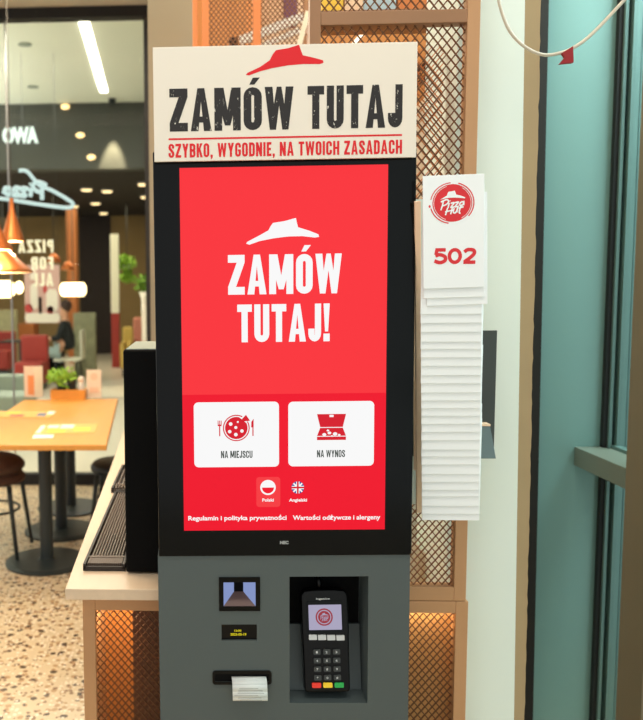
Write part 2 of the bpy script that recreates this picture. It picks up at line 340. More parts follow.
SCRIPT = [  # brush lettering strokes; x right, y down, around a badge centred at (210,188)
 [(161,177),(156,200),(149,224)], [(148,183),(166,174),(182,172),(186,184),(172,197),(157,202)], [(191,188),(187,200),(185,213)], [(192,176),(195,179)],
 [(197,190),(215,187),(199,210),(217,207)], [(219,187),(236,184),(220,207),(239,204)], [(263,183),(250,184),(242,195),(248,203),(258,197),(263,182),(262,200)],
 [(182,212),(178,230),(172,249)], [(207,208),(203,226),(198,245)], [(170,233),(190,228),(210,224)],
 [(216,214),(211,230),(216,239),(226,232),(232,212),(229,236)], [(252,196),(243,220),(241,238),(248,240)], [(236,214),(248,211),(262,208)]]
HAT = [(143,172),(162,160),(178,150),(181,138),(186,131),(200,130),(216,126),(221,137),(224,146),(248,152),(269,160),(269,166),(245,163),(215,161),(180,163),(160,167)]

# ================================================================== SETTING
YG = 6.3     # shop glass plane
struct(MB().box(-7, 1.7, -2.5, YG, -.05, 0), 'floor', 'terr')
struct(MB().box(-9, 3, YG, 21, -.05, 0), 'floor_corridor', 'cfloor')
zc = at(60, 9, Y=YG).z
struct(MB().box(-7, 1.7, -.4, YG+.1, zc, zc+.1), 'ceiling', 'ceil')
zh = at(60, 20, Y=YG).z
# shop window: black header, bottom rail, end jamb, glass with seam
xr = at(148, 200, Y=YG).x
w = struct(MB().box(-7, xr+.3, YG-.05, YG+.05, zh, zc), 'window_1', 'header')
struct(MB().box(-7, xr, YG-.04, YG+.04, 0, at(60, 473, Y=YG).z), 'bottom_rail', 'header', parent=w)
struct(MB().box(at(145.5, 200, Y=YG).x, xr+.25, YG-.04, YG+.04, 0, zh), 'jamb', 'header', parent=w)
xs_ = at(12.5, 330, Y=YG).x
struct(MB().box(-7, xs_-.006, YG-.006, YG+.006, at(60, 473, Y=YG).z, zh), 'glass_pane', 'shopglass', parent=w)
struct(MB().box(xs_+.006, at(145.5, 200, Y=YG).x, YG-.006, YG+.006, at(60, 473, Y=YG).z, zh), 'glass_pane', 'shopglass', parent=w)
struct(MB().box(xs_-.006, xs_+.006, YG-.01, YG+.01, at(60, 473, Y=YG).z, zh), 'glass_seam', 'chrome', parent=w)
# greige pillar between shop window and lattice screens
YP = 4.2
struct(MB().box(at(149, 150, Y=YP).x, at(192.5, 20, Y=YP).x, YP, YP+.4, 0, zc), 'wall_pillar', 'pillar')
struct(MB().box(at(192.5, 20, Y=YP).x, 2.1, 4.75, 4.85, 0, zc), 'wall_back', 'warmwall')
# pale wall on the right, its plaster edge shaded in tan, gap shade strip, teal column
YW = 1.78
xa, xb = at(466, 300, Y=YW).x, at(518.5, 360, Y=YW).x
def edge(px0, px7, Y, z):
    a_, b_ = at(px0, 0, Y=Y), at(px7, 720, Y=Y); return a_.x+(b_.x-a_.x)*(z-a_.z)/(b_.z-a_.z)
wl = MB().prism([(xa-.03, 0), (edge(525, 514, YW, 0), 0), (edge(525, 514, YW, zc), zc), (xa-.03, zc)], YW, YW+.25); struct(wl, 'wall_right', 'mint')
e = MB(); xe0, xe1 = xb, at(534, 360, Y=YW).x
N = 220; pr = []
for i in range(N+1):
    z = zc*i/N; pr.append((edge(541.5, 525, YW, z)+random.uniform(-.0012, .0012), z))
e.prism([(edge(525, 514, YW, 0), 0)]+pr+[(edge(525, 514, YW, zc), zc)], YW+.002, YW+.2); struct(e, 'trim_shaded_edge', 'tan')  # tan colour carries the shade where the wall edge turns
YT = 2.55
xt0, xt1 = at(540, 360, Y=YT).x, at(603, 360, Y=YT).x
struct(MB().prism([(xt0-.3, 0), (edge(549, 533, YT-.03, 0), 0), (edge(549, 533, YT-.03, zc), zc), (xt0-.3, zc)], YT-.03, YT-.002), 'trim_gap_shade', 'gap')  # solid strip coloured dark for the shade inside the gap
struct(MB().prism([(edge(549, 533, YT, 0), 0), (xt1, 0), (xt1, zc), (edge(549, 533, YT, zc), zc)], YT, YT+.3), 'wall_column', 'teal')
XI = at(574, 453, Y=YT).x      # inner face of the transom and the posts
XG = at(608, 445, Y=YT).x
YN = YT*.879; YN2 = YN-.13
wn = MB()
def vstrip(px0, px1, y0, y1):
    return (at(px0, 360, Y=YT).x, at(px1, 360, Y=YT).x, y0, y1, 0, zc)
win = struct(MB().box(*vstrip(603, 607, YT-.02, YT+.1)), 'window_2', 'gasket')
for a, b, dy, m, nm in ((607, 610, -.03, 'teal_d', 'frame_profile'), (610, 613.5, -.01, 'gasket', 'gasket'), (613.5, 621.5, -.04, 'teal_d', 'frame_profile'), (621.5, 624, -.02, 'gasket', 'gasket'), (624, 642, -.03, 'teal_d', 'frame_profile')):
    struct(MB().box(*vstrip(a, b, YT+dy, YT+.1)), nm, m, parent=win)
zt1, zt0 = at(574, 446.5, Y=YT).z, at(574, 465, Y=YT).z
struct(MB().box(XI, XG-.004, YN, YT-.001, zt0, zt1), 'transom', 'transom', parent=win, bevel=.002)
struct(MB().box(XG-.004, XG+.02, YN, YT-.001, zt0, zt1+.010), 'transom_lip', 'teal_d', parent=win)
struct(MB().box(XI, XG+.06, YN2, YN, 0, zc), 'mullion_post', 'post', parent=win, bevel=.003)
struct(MB().box(XG, XG+.012, YN, YT, 0, zc), 'glass_pane', 'glass', parent=win)
win2 = struct(MB().box(XG, XG+.012, -1.5, YN2, 0, zc), 'window_3', 'glass')
struct(MB().box(XI, XG+.06, .7, .84, 0, zc), 'mullion_post', 'post', parent=win2)
struct(MB().box(XI+.05, XG, -1.5, YN2-.001, zt0, zt1), 'transom', 'transom', parent=win2)
# corridor beyond the glass
YF = 12.0
zf1 = at(80, 103, Y=YF).z; zf0 = at(80, 169, Y=YF).z
struct(MB().box(-9, 3, YG+.1, YF, zf1, zf1+.1), 'ceiling_corridor', 'wceil')
fa = struct(MB().box(-9, 3, YF, YF+.3, zf0, zf1+.1), 'wall_fascia', 'fascia')
YB = 19.5
zb = at(80, 222, Y=YB).z
struct(MB().box(-9, 3, YF+.3, YB+.3, zf0, zf0+.1), 'ceiling_opposite', 'dceil')
struct(MB().box(-9, at(80, 300, Y=YB).x, YB, YB+.2, 0, zf0), 'wall_opposite', 'tanwall')
struct(MB().box(at(80, 300, Y=YB).x, at(112, 300, Y=YB).x, YB, YB+.2, 0, zf0), 'wall_dark', 'darkwall')
struct(MB().box(at(112, 300, Y=YB).x, 3, YB, YB+.2, 0, zf0), 'wall_olive', 'tanwall')
struct(MB().box(3, 3.1, YG+.1, YB, 0, zf1), 'wall_corridor_end', 'darkwall')

# ================================================================== KIOSK
kp = at(285, 300, Y=1.56)
kR = (Matrix.Rotation(.018, 3, 'Z') @ Matrix.Rotation(-.006, 3, 'Y'))
kiosk = empty('self_order_kiosk', Vector((kp.x, 1.56, 0)), 'tall grey self order kiosk with glowing red touch screen under a cream header sign', 'kiosk', rot=kR)
KM = WM[kiosk.name]; KI = KM.inverted()
def K(px, py, d=0):
    # kiosk local (x, z) of a photo point lying on the kiosk's front plane pushed back by d
    o = KI @ EYE; dr = KI.to_3x3() @ ray(px, py); t = (d-o.y)/dr.y; q = o+dr*t
    return q.x, q.z
def KR(l, t, r, b, d=0):
    p = [K(l, t, d), K(r, t, d), K(r, b, d), K(l, b, d)]
    return (p[0][0]+p[3][0])/2, (p[1][0]+p[2][0])/2, (p[2][1]+p[3][1])/2, (p[0][1]+p[1][1])/2   # x0,x1,z0,z1
def plate(mb, x0, x1, z0, z1, y0, y1, holes):
    xs = sorted({x0, x1, *[h[0] for h in holes], *[h[1] for h in holes]}); zs = sorted({z0, z1, *[h[2] for h in holes], *[h[3] for h in holes]})
    for a, b in zip(xs, xs[1:]):
        for c, d in zip(zs, zs[1:]):
            if any(h[0] <= (a+b)/2 <= h[1] and h[2] <= (c+d)/2 <= h[3] for h in holes): continue
            mb.flat([(a, c), (b, c), (b, d), (a, d)], y0)
    mb.flat([(x0, z0), (x0, z1), (x1, z1), (x1, z0)], y1)
    def wall(a, b, p, q): mb.add([(a[0], p, a[1]), (b[0], p, b[1]), (b[0], q, b[1]), (a[0], q, a[1])], [(0, 1, 2, 3)])
    for X0, X1, Z0, Z1, D in [(x0, x1, z0, z1, y1)]+[(*h[:4], h[4]) for h in holes]:
        for a, b in (((X0, Z0), (X1, Z0)), ((X1, Z0), (X1, Z1)), ((X1, Z1), (X0, Z1)), ((X0, Z1), (X0, Z0))): wall(a, b, y0, D)
    for h in holes: mb.flat([(h[0], h[2]), (h[1], h[2]), (h[1], h[3]), (h[0], h[3])], h[4])
    mb.keepn = True
    return mb
bx0, bx1, _, bz1 = KR(158.5, 555.5, 409.6, 640)
niche = KR(289.5, 576.5, 368, 703); slot = KR(214, 672, 270, 682.5); sc = KR(220, 578, 259, 609); st = KR(221.5, 624.5, 257, 640.5)
mb = plate(MB(), bx0, bx1, 0.02, bz1, 0, .1, [(*niche, .085), (*sc, .03), (*st, .006)])
mb.build('kiosk_body', 'body', kiosk, local=True)
MB().box(bx0+.02, bx1-.02, .015, .09, 0, .02).build('base_plate', 'black', kiosk, local=True)
b0 = KR(156, 150, 413.6, 555.5)
MB().box(b0[0], b0[1], -.004, .075, bz1+.0006, b0[3]).build('screen_bezel', 'black_glass', kiosk, local=True, bevel=.002)
# header sign board
s0 = KR(153.5, 44.5, 416.8, 159.5, -.02)
sb = MB().box(s0[0], s0[1], -.02, -.0142, s0[2], s0[3]).build('sign_board', 'board', kiosk, local=True, bevel=.0008)
for v in (s0[0]+.1, s0[1]-.13): MB().box(v, v+.03, -.0142, .03, s0[2]+.04, s0[3]-.06).build('sign_bracket', 'black', kiosk, local=True)
D = -.0204
def Kb(l, t, r, b, d): return KR(l, t, r, b, d)
T = .2
mb = MB()
q = Kb(169.5, 87.6, 293.5, 130.5, D); q2 = Kb(307.5, 85.4, 402.5, 128.3, D)
block(mb, 'ZAMÓW', q[0], q[1], q[2], q[3], D); block(mb, 'TUTAJ', q2[0], q2[1], q[2], q[3], D)
mb.build('sign_heading', 'ink', sb, local=True, label='worn dark headline lettering')
mb = MB(); q = Kb(168.5, 136.2, 402, 138, D); mb.flat(rr(q[0], q[2], q[1], q[3]), D)
q = Kb(168.5, 141.8, 402, 155.8, D); T = .18; block(mb, 'SZYBKO, WYGODNIE, NA TWOICH ZASADACH', q[0], q[1], q[2], q[3], D, gap=.1)
mb.build('sign_strapline', 'redink', sb, local=True, label='red strapline and rule')
mb = MB(); hz = [(228,107),(232,102),(262,88),(285,72),(292,58),(300,48),(330,43),(355,35),(360,50),(364,60),(390,66),(412,72),(413,78),(405,81),(365,81),(330,84),(290,91),(260,99),(236,108)]
mb.flat([K(150+a/2.381, 30+b/2.381, D) for a, b in hz], D); mb.build('roof_emblem', 'redink', sb, local=True, label='red hat shaped roof emblem')
# display
T = .195
dt = KR(180.2, 166.6, 387, 393.5); dl = KR(182, 393.5, 386, 529.2)
x0, x1 = (dt[0]+dl[0])/2+.0018, (dt[1]+dl[1])/2-.0018; zs = (dt[2]+dl[3])/2
dsp = MB().box(x0, x1, -.0052, -.0042, dl[2], dt[3]).build('display', 'disp_top', kiosk, local=True)
MB().flat(rr(x0, dl[2], x1, zs), -.0054).build('display_lower_field', 'disp_low', dsp, local=True, label='deeper red lower field')
D = -.0056
mb = MB(); q = KR(228, 254.2, 341.7, 294, D); block(mb, 'ZAMÓW', q[0], q[1], q[2], q[3], D)
q = KR(237.3, 304, 329.7, 341.8, D); block(mb, 'TUTAJ!', q[0], q[1], q[2], q[3], D); mb.build('screen_heading', 'white_e', dsp, local=True)
mb = MB(); hz = [(213,122),(216,117),(248,100),(275,85),(282,72),(288,64),(320,59),(352,50),(355,64),(358,76),(390,86),(415,96),(417,103),(405,105),(370,101),(330,102),(290,107),(250,115),(222,125)]
mb.flat([K(170+a/2.796, 200+b/2.796, D) for a, b in hz], D); mb.build('roof_emblem', 'white_e', dsp, local=True, label='white hat shaped roof emblem')
T = .165
def button(l, t, r, b):
    q = KR(l, t, r, b, D); return MB().prism(rrect(*q, .009), D-.0002, D+.0001).build('screen_button', 'white_e', dsp, local=True)
D2 = D-.0004; D3 = D-.0006; D4 = D-.0008
bt = button(194, 402, 279, 467); mb = MB()
c = K(236.3, 428, D2); R = .0262; u = .00195
ring(mb, *c, R, R, .0022, D2, 62, 390); disc(mb, *c, R*.84, R*.84, D2, 40, 75, 385)
mb.flat([(c[0]+.006, c[1]+.012), (c[0]+.019, c[1]+.026), (c[0]+.027, c[1]+.014)], D2)
for sx in (-1, 1):
    fx = c[0]+sx*.0325
    mb.flat(rr(fx-.0011, c[1]-.016, fx+.0011, c[1]+.006), D2)
    if sx < 0:
        for k in (-1, 0, 1): mb.flat(rr(fx+k*.003-.0008, c[1]+.006, fx+k*.003+.0008, c[1]+.015), D2)
        mb.flat(rr(fx-.0038, c[1]+.004, fx+.0038, c[1]+.007), D2)
    else: mb.flat([(fx-.0035, c[1]+.001), (fx+.0014, c[1]+.001), (fx+.0014, c[1]+.018), (fx-.003, c[1]+.012)], D2)
mb.build('pizza_icon', 'red_e', bt, local=True, label='red pizza with fork and knife')
mb = MB()
for a, b, r in ((-.011, .008, .0036), (-.013, -.007, .0034), (-.001, -.013, .0036), (.011, -.006, .0034), (-.001, .001, .003), (.003, .012, .002)): disc(mb, c[0]+a, c[1]+b, r, r, D3, 14)
mb.build('pizza_icon_toppings', 'white_e', bt, local=True)
mb = MB(); q = KR(221, 450.8, 252.5, 458, D2); block(mb, 'NA MIEJSCU', q[0], q[1], q[2], q[3], D2); mb.build('button_caption', 'dark_e', bt, local=True)
bt = button(288.3, 401.3, 374, 466); mb = MB()
q = KR(317, 414, 346, 440, D2); cx = (q[0]+q[1])/2; W_ = (q[1]-q[0])/2; H_ = q[3]-q[2]
mb.flat([(cx-W_, q[3]), (cx+W_, q[3]), (cx+W_*.78, q[2]+H_*.5), (cx-W_*.78, q[2]+H_*.5)], D2)
mb.flat([(cx-W_*.78, q[2]+H_*.47), (cx+W_*.78, q[2]+H_*.47), (cx+W_, q[2]+H_*.16), (cx-W_, q[2]+H_*.16)], D2); mb.flat(rr(cx-W_, q[2], cx+W_, q[2]+H_*.13), D2)
mb.build('box_icon', 'red_e', bt, local=True, label='red open pizza box')
mb = MB(); mb.flat(rr(cx-.004, q[3]-.006, cx+.004, q[3]-.0015), D3)
for a, b, r in ((-.014, .011, .003), (-.004, .014, .0028), (.007, .012, .0034), (-.007, .019, .002), (.015, .01, .002), (.001, .008, .0016)): disc(mb, cx+a, q[2]+b, r*1.3, r, D3, 14)
mb.build('box_icon_toppings', 'white_e', bt, local=True)
mb = MB(); q = KR(317, 450, 345, 457.2, D2); block(mb, 'NA WYNOS', q[0], q[1], q[2], q[3], D2); mb.build('button_caption', 'dark_e', bt, local=True)
q = KR(256.3, 477, 280.3, 507, D); lg = MB().prism(rrect(*q, .006), D-.0002, D+.0001).build('language_button', 'hi_e', dsp, local=True, label='Polish flag language button')
mb = MB(); c = K(268, 487.5, D2); disc(mb, *c, .0152, .0152, D2); mb.build('flag_disc', 'white_e', lg, local=True)
mb = MB(); disc(mb, *c, .0118, .0118, D3, 24, 180, 360); mb.build('flag_field', 'disp_low', lg, local=True)
mb = MB(); a = K(262.3, 501.5, D2); b = K(273.8, 501.5, D2); type_text(mb, 'Polski', a[0], b[0], a[1], .0085, D2, .03); mb.build('button_caption', 'white_e', lg, local=True)
c = K(297.8, 487.5, D2); mb = MB(); disc(mb, *c, .0124, .0124, D2); fl = mb.build('language_button', 'blue_e', dsp, local=True, label='British flag language button')
mb = MB(); g_ = .0085
for w_, a, b in ((.0032, -1, -1), (.0032, 1, -1)): mb.ribbon([(c[0]+a*g_, c[1]+b*g_), (c[0]-a*g_, c[1]-b*g_)], w_, D3)
mb.flat(rr(c[0]-.0034, c[1]-.0118, c[0]+.0034, c[1]+.0118), D3-.00005); mb.flat(rr(c[0]-.0118, c[1]-.0034, c[0]+.0118, c[1]+.0034), D3-.0001)
mb.build('flag_white', 'white_e', fl, local=True)
mb = MB(); mb.flat(rr(c[0]-.0017, c[1]-.012, c[0]+.0017, c[1]+.012), D4); mb.flat(rr(c[0]-.012, c[1]-.0017, c[0]+.012, c[1]+.0017), D4); mb.build('flag_cross', 'red_e', fl, local=True)
mb = MB(); a = K(289, 501.5, D2); b = K(307, 501.5, D2); type_text(mb, 'Angielski', a[0], b[0], a[1], .0085, D2, .03); mb.build('button_caption', 'white_e', fl, local=True)
mb = MB(); a = K(188.3, 520, D); b = K(286.6, 520, D); type_text(mb, 'Regulamin i polityka prywatności', a[0], b[0], (a[1]+b[1])/2, .0125, D, .026)
a = K(292.8, 519.5, D); b = K(380.3, 519.5, D); type_text(mb, 'Wartości odżywcze i alergeny', a[0], b[0], (a[1]+b[1])/2, .0125, D, .026); mb.build('screen_footer_links', 'white_e', dsp, local=True)
mb = MB(); a = K(280, 544, -.0045); b = K(288.5, 544, -.0045); type_text(mb, 'NEC', a[0], b[0], a[1], .0085, -.0045, .05); mb.build('maker_mark', mat('grey_print', (170, 174, 172), .5), kiosk, local=True)
# scanner window: black surround, mirrored tunnel
o = KR(219, 577, 260, 610.5)
sf = plate(MB(), o[0], o[1], o[2], o[3], -.003, .001, [])
i0 = (o[0]+.009, o[1]-.009, o[2]+.009, o[3]-.010)
fr = MB()
for bb in ((o[0], o[1], i0[3], o[3]), (o[0], o[1], o[2], i0[2]), (o[0], i0[0], i0[2], i0[3]), (i0[1], o[1], i0[2], i0[3])): fr.box(bb[0], bb[1], -.003, .004, bb[2], bb[3])
scn = fr.build('scanner_window', 'black_glass', kiosk, local=True)
mx_, mz_ = (i0[0]+i0[1])/2, (i0[2]+i0[3])/2+.004; s_ = .0095; dd = .028
a = [(i0[0], i0[2]), (i0[1], i0[2]), (i0[1], i0[3]), (i0[0], i0[3])]; bq = [(mx_-s_, mz_-s_), (mx_+s_, mz_-s_), (mx_+s_, mz_+s_), (mx_-s_, mz_+s_)]
def tun(i, m, nm, **k):
    j = (i+1) % 4; return MB().add([(a[i][0], 0, a[i][1]), (a[j][0], 0, a[j][1]), (bq[j][0], dd, bq[j][1]), (bq[i][0], dd, bq[i][1])], [(0, 1, 2, 3)]).build(nm, m, scn, local=True, **k)
tun(0, 'scan_brown', 'scanner_floor_plate'); tun(1, 'scan_blue', 'scanner_light', label='glowing blue side light'); tun(3, 'scan_blue', 'scanner_light', label='glowing blue side light'); tun(2, 'dark', 'scanner_roof_plate')
MB().flat(bq, dd).build('scanner_lens', 'dark', scn, local=True)
# status display
stp = MB().flat(rr(st[0], st[2], st[1], st[3]), .005).build('status_display', 'black', kiosk, local=True)
mb = MB(); a = K(234.5, 632.5); b = K(241.5, 632.5); type_text(mb, '12:00', a[0], b[0], a[1], .0055, .0045, .03); a = K(230.5, 636.5); b = K(246.5, 636.5); type_text(mb, '2023-05-19', a[0], b[0], a[1], .007, .0045, .035); mb.build('status_text', 'oled', stp, local=True)
# printer slot
o = KR(212.5, 670.5, 271.5, 684); sl = MB()
out = rrect(*o, .006); inn = rrect(o[0]+.005, o[1]-.005, o[2]+.006, o[3]-.006, .002)
for i in range(len(out)):
    j = (i+1) % len(out); sl.add([(out[i][0], -.003, out[i][1]), (out[j][0], -.003, out[j][1]), (inn[j][0], -.003, inn[j][1]), (inn[i][0], -.003, inn[i][1]), (out[i][0], 0, out[i][1]), (out[j][0], 0, out[j][1])], [(0, 1, 2, 3), (0, 4, 5, 1)])
slo = sl.build('printer_slot', 'black', kiosk, local=True); MB().flat(inn, -.0006).build('slot_opening', 'dark', slo, local=True)
# niche shelf (sloped) + side shading comes from depth
n0 = niche
zsl = K(330, 640)[1]
MB().prism([(.052, n0[2]+.001), (.084, n0[2]+.001), (.084, zsl), (.078, zsl)], n0[0]+.001, n0[1]-.001, 'x').build('niche_ledge', 'body', kiosk, local=True)
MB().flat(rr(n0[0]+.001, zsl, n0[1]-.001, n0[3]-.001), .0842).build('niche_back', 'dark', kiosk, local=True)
# receipt: hangs from the slot
rl, rr_ = K(231.5, 677)[0], K(266, 677)[0]; zt_, zb_ = K(240, 676)[1], K(240, 696.5)[1]
mb = MB(); cur = [(-.002, zt_), (-.012, zt_-.002), (-.019, zt_-.009), (-.021, zt_-.022), (-.021, zt_-.036), (-.017, zb_)]
def rp(x, i): yy, zz = cur[i]; return KM @ Vector((x, yy, zz))
for i in range(5):
    mb.add([rp(rl+.0003*i, i), rp(rr_+.0003*i, i), rp(rr_+.0003*(i+1), i+1), rp(rl+.0003*(i+1), i+1)], [(0, 1, 2, 3)])
mb.sm = True
rc = mb.build('receipt', 'receipt', label='short white receipt curling out of the printer slot of the kiosk', cat='receipt')
sol = rc.modifiers.new('thickness', 'SOLIDIFY'); sol.thickness = .0003
mb = MB()
for k in range(6):
    zz = zt_-.014-.005*k; a0_ = rl+.004+random.uniform(0, .012); a1_ = rr_-.004-random.uniform(0, .014)
    mb.add([KM @ Vector(p) for p in ((a0_, -.0226, zz), (a1_, -.0226, zz), (a1_, -.0226, zz-.0013), (a0_, -.0226, zz-.0013))], [(0, 1, 2, 3)])
mb.build('receipt_print', 'receipt_ink', rc)
# payment terminal
tilt = math.radians(9)
tc_ = KR(303, 590, 350.5, 690, .02)
tx_ = (tc_[0]+tc_[1])/2+.001
tR = KM.to_3x3() @ Matrix.Rotation(-tilt, 3, 'X') @ Matrix.Rotation(math.radians(-.6), 3, 'Y')
tloc = KM @ Vector((tx_, .012, tc_[2]-.001))
term = empty('payment_terminal', tloc, 'black card payment terminal with small lit screen standing in the kiosk niche', 'payment terminal', rot=tR)
hw = (tc_[1]-tc_[0])/2; hh = (tc_[3]-tc_[2])*.975
def tz(py): return (690-py)/100*hh
def tx(px): return (px-326.7)/47.5*hw*2
body = [(-hw*.9, 0), (-hw*.96, .006), (-hw*.98, hh*.5), (-hw, hh*.62), (-hw, hh*.95), (-hw*.85, hh*.99), (-hw*.4, hh), (hw*.4, hh), (hw*.85, hh*.99), (hw, hh*.95), (hw, hh*.62), (hw*.98, hh*.5), (hw*.96, .006), (hw*.9, 0)]
MB().prism(body, 0, .026).build('housing', 'black', term, local=True, bevel=.004, seg=3, smooth=False)
MB().box(-hw*.7, hw*.7, .026, .034, hh*.1, hh*.8).build('rear_bracket', 'dark', term, local=True)
MB().prism(rrect(tx(308), tx(345), tz(631.5), tz(601), .004), -.0015, .001).build('screen_surround', 'black_glass', term, local=True)
ts = MB().prism(rrect(tx(310), tx(343), tz(629), tz(604.5), .001), -.002, -.001).build('screen', 'tscreen', term, local=True)
mb = MB(); cc = (tx(325.5), tz(616.5)); ring(mb, *cc, .0175, .0175, .003, -.0022); disc(mb, *cc, .0125, .0125, -.0022); mb.build('screen_emblem', 'tlogo', ts, local=True)
mb = MB(); mb.flat([(cc[0]+(a-206)*.00014, cc[1]-(b-188)*.00014) for a, b in HAT], -.0024)
for sp in SCRIPT: mb.ribbon([(cc[0]+(p.x-206)*.00014, cc[1]-(p.y-188)*.00014) for p in smooth(sp, 3)], .0009, -.0024)
mb.build('screen_emblem_lettering', 'tscreen', ts, local=True)
mb = MB(); type_text(mb, 'Ingenico', tx(318), tx(332), tz(599.5), .005, -.0006, .03); mb.build('maker_mark', 'key_w', term, local=True)
for k in range(4):
    x = tx(309.5+9.2*k); MB().prism(rrect(x, x+tx(334.5)-tx(326.7)+.0005, tz(638.5+.3*k), tz(633.5+.3*k), .0012), -.0032, .001).build('function_key', 'key_w', term, local=True)
for r in range(4):
    for c_ in range(3):
        x = tx(313.5+9.8*c_); z = tz(653+8.3*r)
        MB().prism(rrect(x, x+.0145, z, z+.0105, .002), -.0032, .001).build('number_key', 'key_d', term, local=True)
mb = MB()
for r in range(4):
    for c_ in range(3):
        x = tx(313.5+9.8*c_); z = tz(653+8.3*r); dg_ = '123456789*0#'[r*3+c_]; type_text(mb, dg_, x+.005, x+.0085, z+.003, .006, -.0034, .02)
mb.build('key_numerals', 'key_w', term, local=True)
for k, (m_, nm) in enumerate((('key_r', 'red cancel key'), ('key_y', 'yellow clear key'), ('key_g', 'green enter key'))):
    x = tx(311+11.3*k); MB().prism(rrect(x, x+.0185, tz(685), tz(680.3), .002), -.0036, .001).build('colour_key', m_, term, local=True, label=nm)
cb = MB().tube([Vector((-.008, .014, hh-.003)), Vector((-.009, .012, hh+.012)), Vector((-.01, .016, hh+.03))], .006); cb.build('cable', 'black', term, local=True)

# ================================================================== NUMBER CARDS
bots = [287.9, 297.5, 305, 314, 323, 332, 341.8, 349, 357.5, 366, 375.4, 383.5, 392.7, 400.7, 408.5, 416, 424, 432, 440.5, 449.8, 456.7, 464.7, 474.2, 482, 490, 496.6, 506, 514, 520.3]
lefts = {0: (424.8, 483), 1: (425, 483), 2: (427.5, 487)}
ordn = ['', 'second', 'third', 'fourth', 'fifth', 'sixth', 'seventh', 'eighth', 'ninth', 'tenth', 'eleventh', 'twelfth', 'thirteenth', 'fourteenth', 'fifteenth', 'sixteenth', 'seventeenth', 'eighteenth', 'nineteenth', 'twentieth', 'twenty-first', 'twenty-second', 'twenty-third', 'twenty-fourth', 'twenty-fifth', 'twenty-sixth', 'twenty-seventh', 'twenty-eighth']
CH = .2085; slope = .0030
for i, by in enumerate(bots):
    Yc = 1.525+slope*i+ .001*(i > 0)
    l, r = lefts.get(i, (421+random.uniform(-.5, .7), 481.5-i*.05+random.uniform(-.6, .5)))
    pl, pr_ = at(l, by, Y=Yc), at(r, by, Y=Yc)
    cxm = (pl.x+pr_.x)/2; cwid = .1145 if i > 2 else .1125
    ang = {0: .026, 1: .024, 2: .03}.get(i, random.uniform(-.004, .004))
    rot = Matrix.Rotation(ang, 3, 'Y') if False else Matrix.Rotation(-ang+.0, 3, 'Y')
    if i == 0: lab = 'front white number card with red round emblem and the number 502'
    elif i == len(bots)-1: lab = 'lowest white number card at the bottom of the fanned stack'
    else: lab = 'white number card %s from the top of the hanging fanned stack' % ordn[i]
    root = Vector((cxm, Yc, (pl.z+pr_.z)/2))
    mb = MB(); mb.box(-cwid/2, cwid/2, 0, .0016, 0, CH)
    mb.xf(lambda v: root + rot @ v)
    me_o = mb.build('number_card', 'card', origin=root, bevel=.0004, seg=1, label=lab, cat='number card', group='white number cards hanging in a fanned stack')
    if i == 0:
        def cp(px, py):
            p = at(px, py, Y=Yc); return p.x, p.z
        c = cp(452.3, 203); u = .00191/4.967
        mb = MB(); disc(mb, c[0], c[1], .0365, .0345, Yc-.0003, 48)
        ring(mb, c[0], c[1], .0405, .0385, .0022, Yc-.0003, -40, 75, 20); ring(mb, c[0]-.0005, c[1], .0405, .038, .0018, Yc-.0003, 95, 170, 16); ring(mb, c[0]-.0005, c[1], .041, .0385, .0022, Yc-.0003, 195, 262, 16)
        disc(mb, c[0]-.0415, c[1]-.006, .002, .0026, Yc-.0003, 12)
        eb = mb.build('round_emblem', 'card_red', me_o, label='red round brush emblem')
        mb = MB(); mb.flat([(c[0]+(a-206)*u*.95, c[1]-(b-188)*u*.95) for a, b in HAT], Yc-.0006)
        for k, sp in enumerate(SCRIPT):
            pts = [(c[0]+(p.x-206)*u*.95, c[1]-(p.y-188)*u*.95) for p in smooth(sp, 4)]
            mb.ribbon(pts, .0026, Yc-.0006-.00005*k)
        ring(mb, c[0], c[1], .0345, .0325, .0008, Yc-.0006, -60, 60, 20); ring(mb, c[0], c[1], .0345, .0325, .0008, Yc-.0006, 110, 250, 24)
        mb.build('emblem_lettering', 'card', eb)
        # number 502
        mb = MB(); a = cp(434, 264.3); b = cp(475.2, 264.3); t_ = cp(434, 248.2); h = t_[1]-a[1]; wd = (b[0]-a[0]); gw = wd*.29; th = .0066
        cnt = [0]
        def nb(pts, ox):
            cnt[0] += 1; mb.ribbon([(a[0]+ox+x*gw, a[1]+th/2+z*(h-th)) for x, z in pts], th, Yc-.0003-.00005*cnt[0])
        nb([(.95, 1), (.22, 1), (.14, .6)], 0)
        nb([(p.x, p.y) for p in smooth([(.1, .52), (.45, .62), (.9, .45), (.9, .15), (.5, -.01), (.02, .12)], 6)], 0)
        ring(mb, a[0]+wd*.5, a[1]+h/2, gw*.6, h/2, th, Yc-.0003)
        nb([(p.x, p.y) for p in smooth([(.06, .82), (.35, 1.0), (.82, .95), (.88, .68), (.5, .32), (.08, .04)], 6)], wd*.71)
        mb.ribbon([(a[0]+wd*.71, a[1]+th/2), (a[0]+wd*.71+gw, a[1]+th/2)], th, Yc-.00036)
        mb.build('card_number', 'card_red', me_o, label='red number 502')
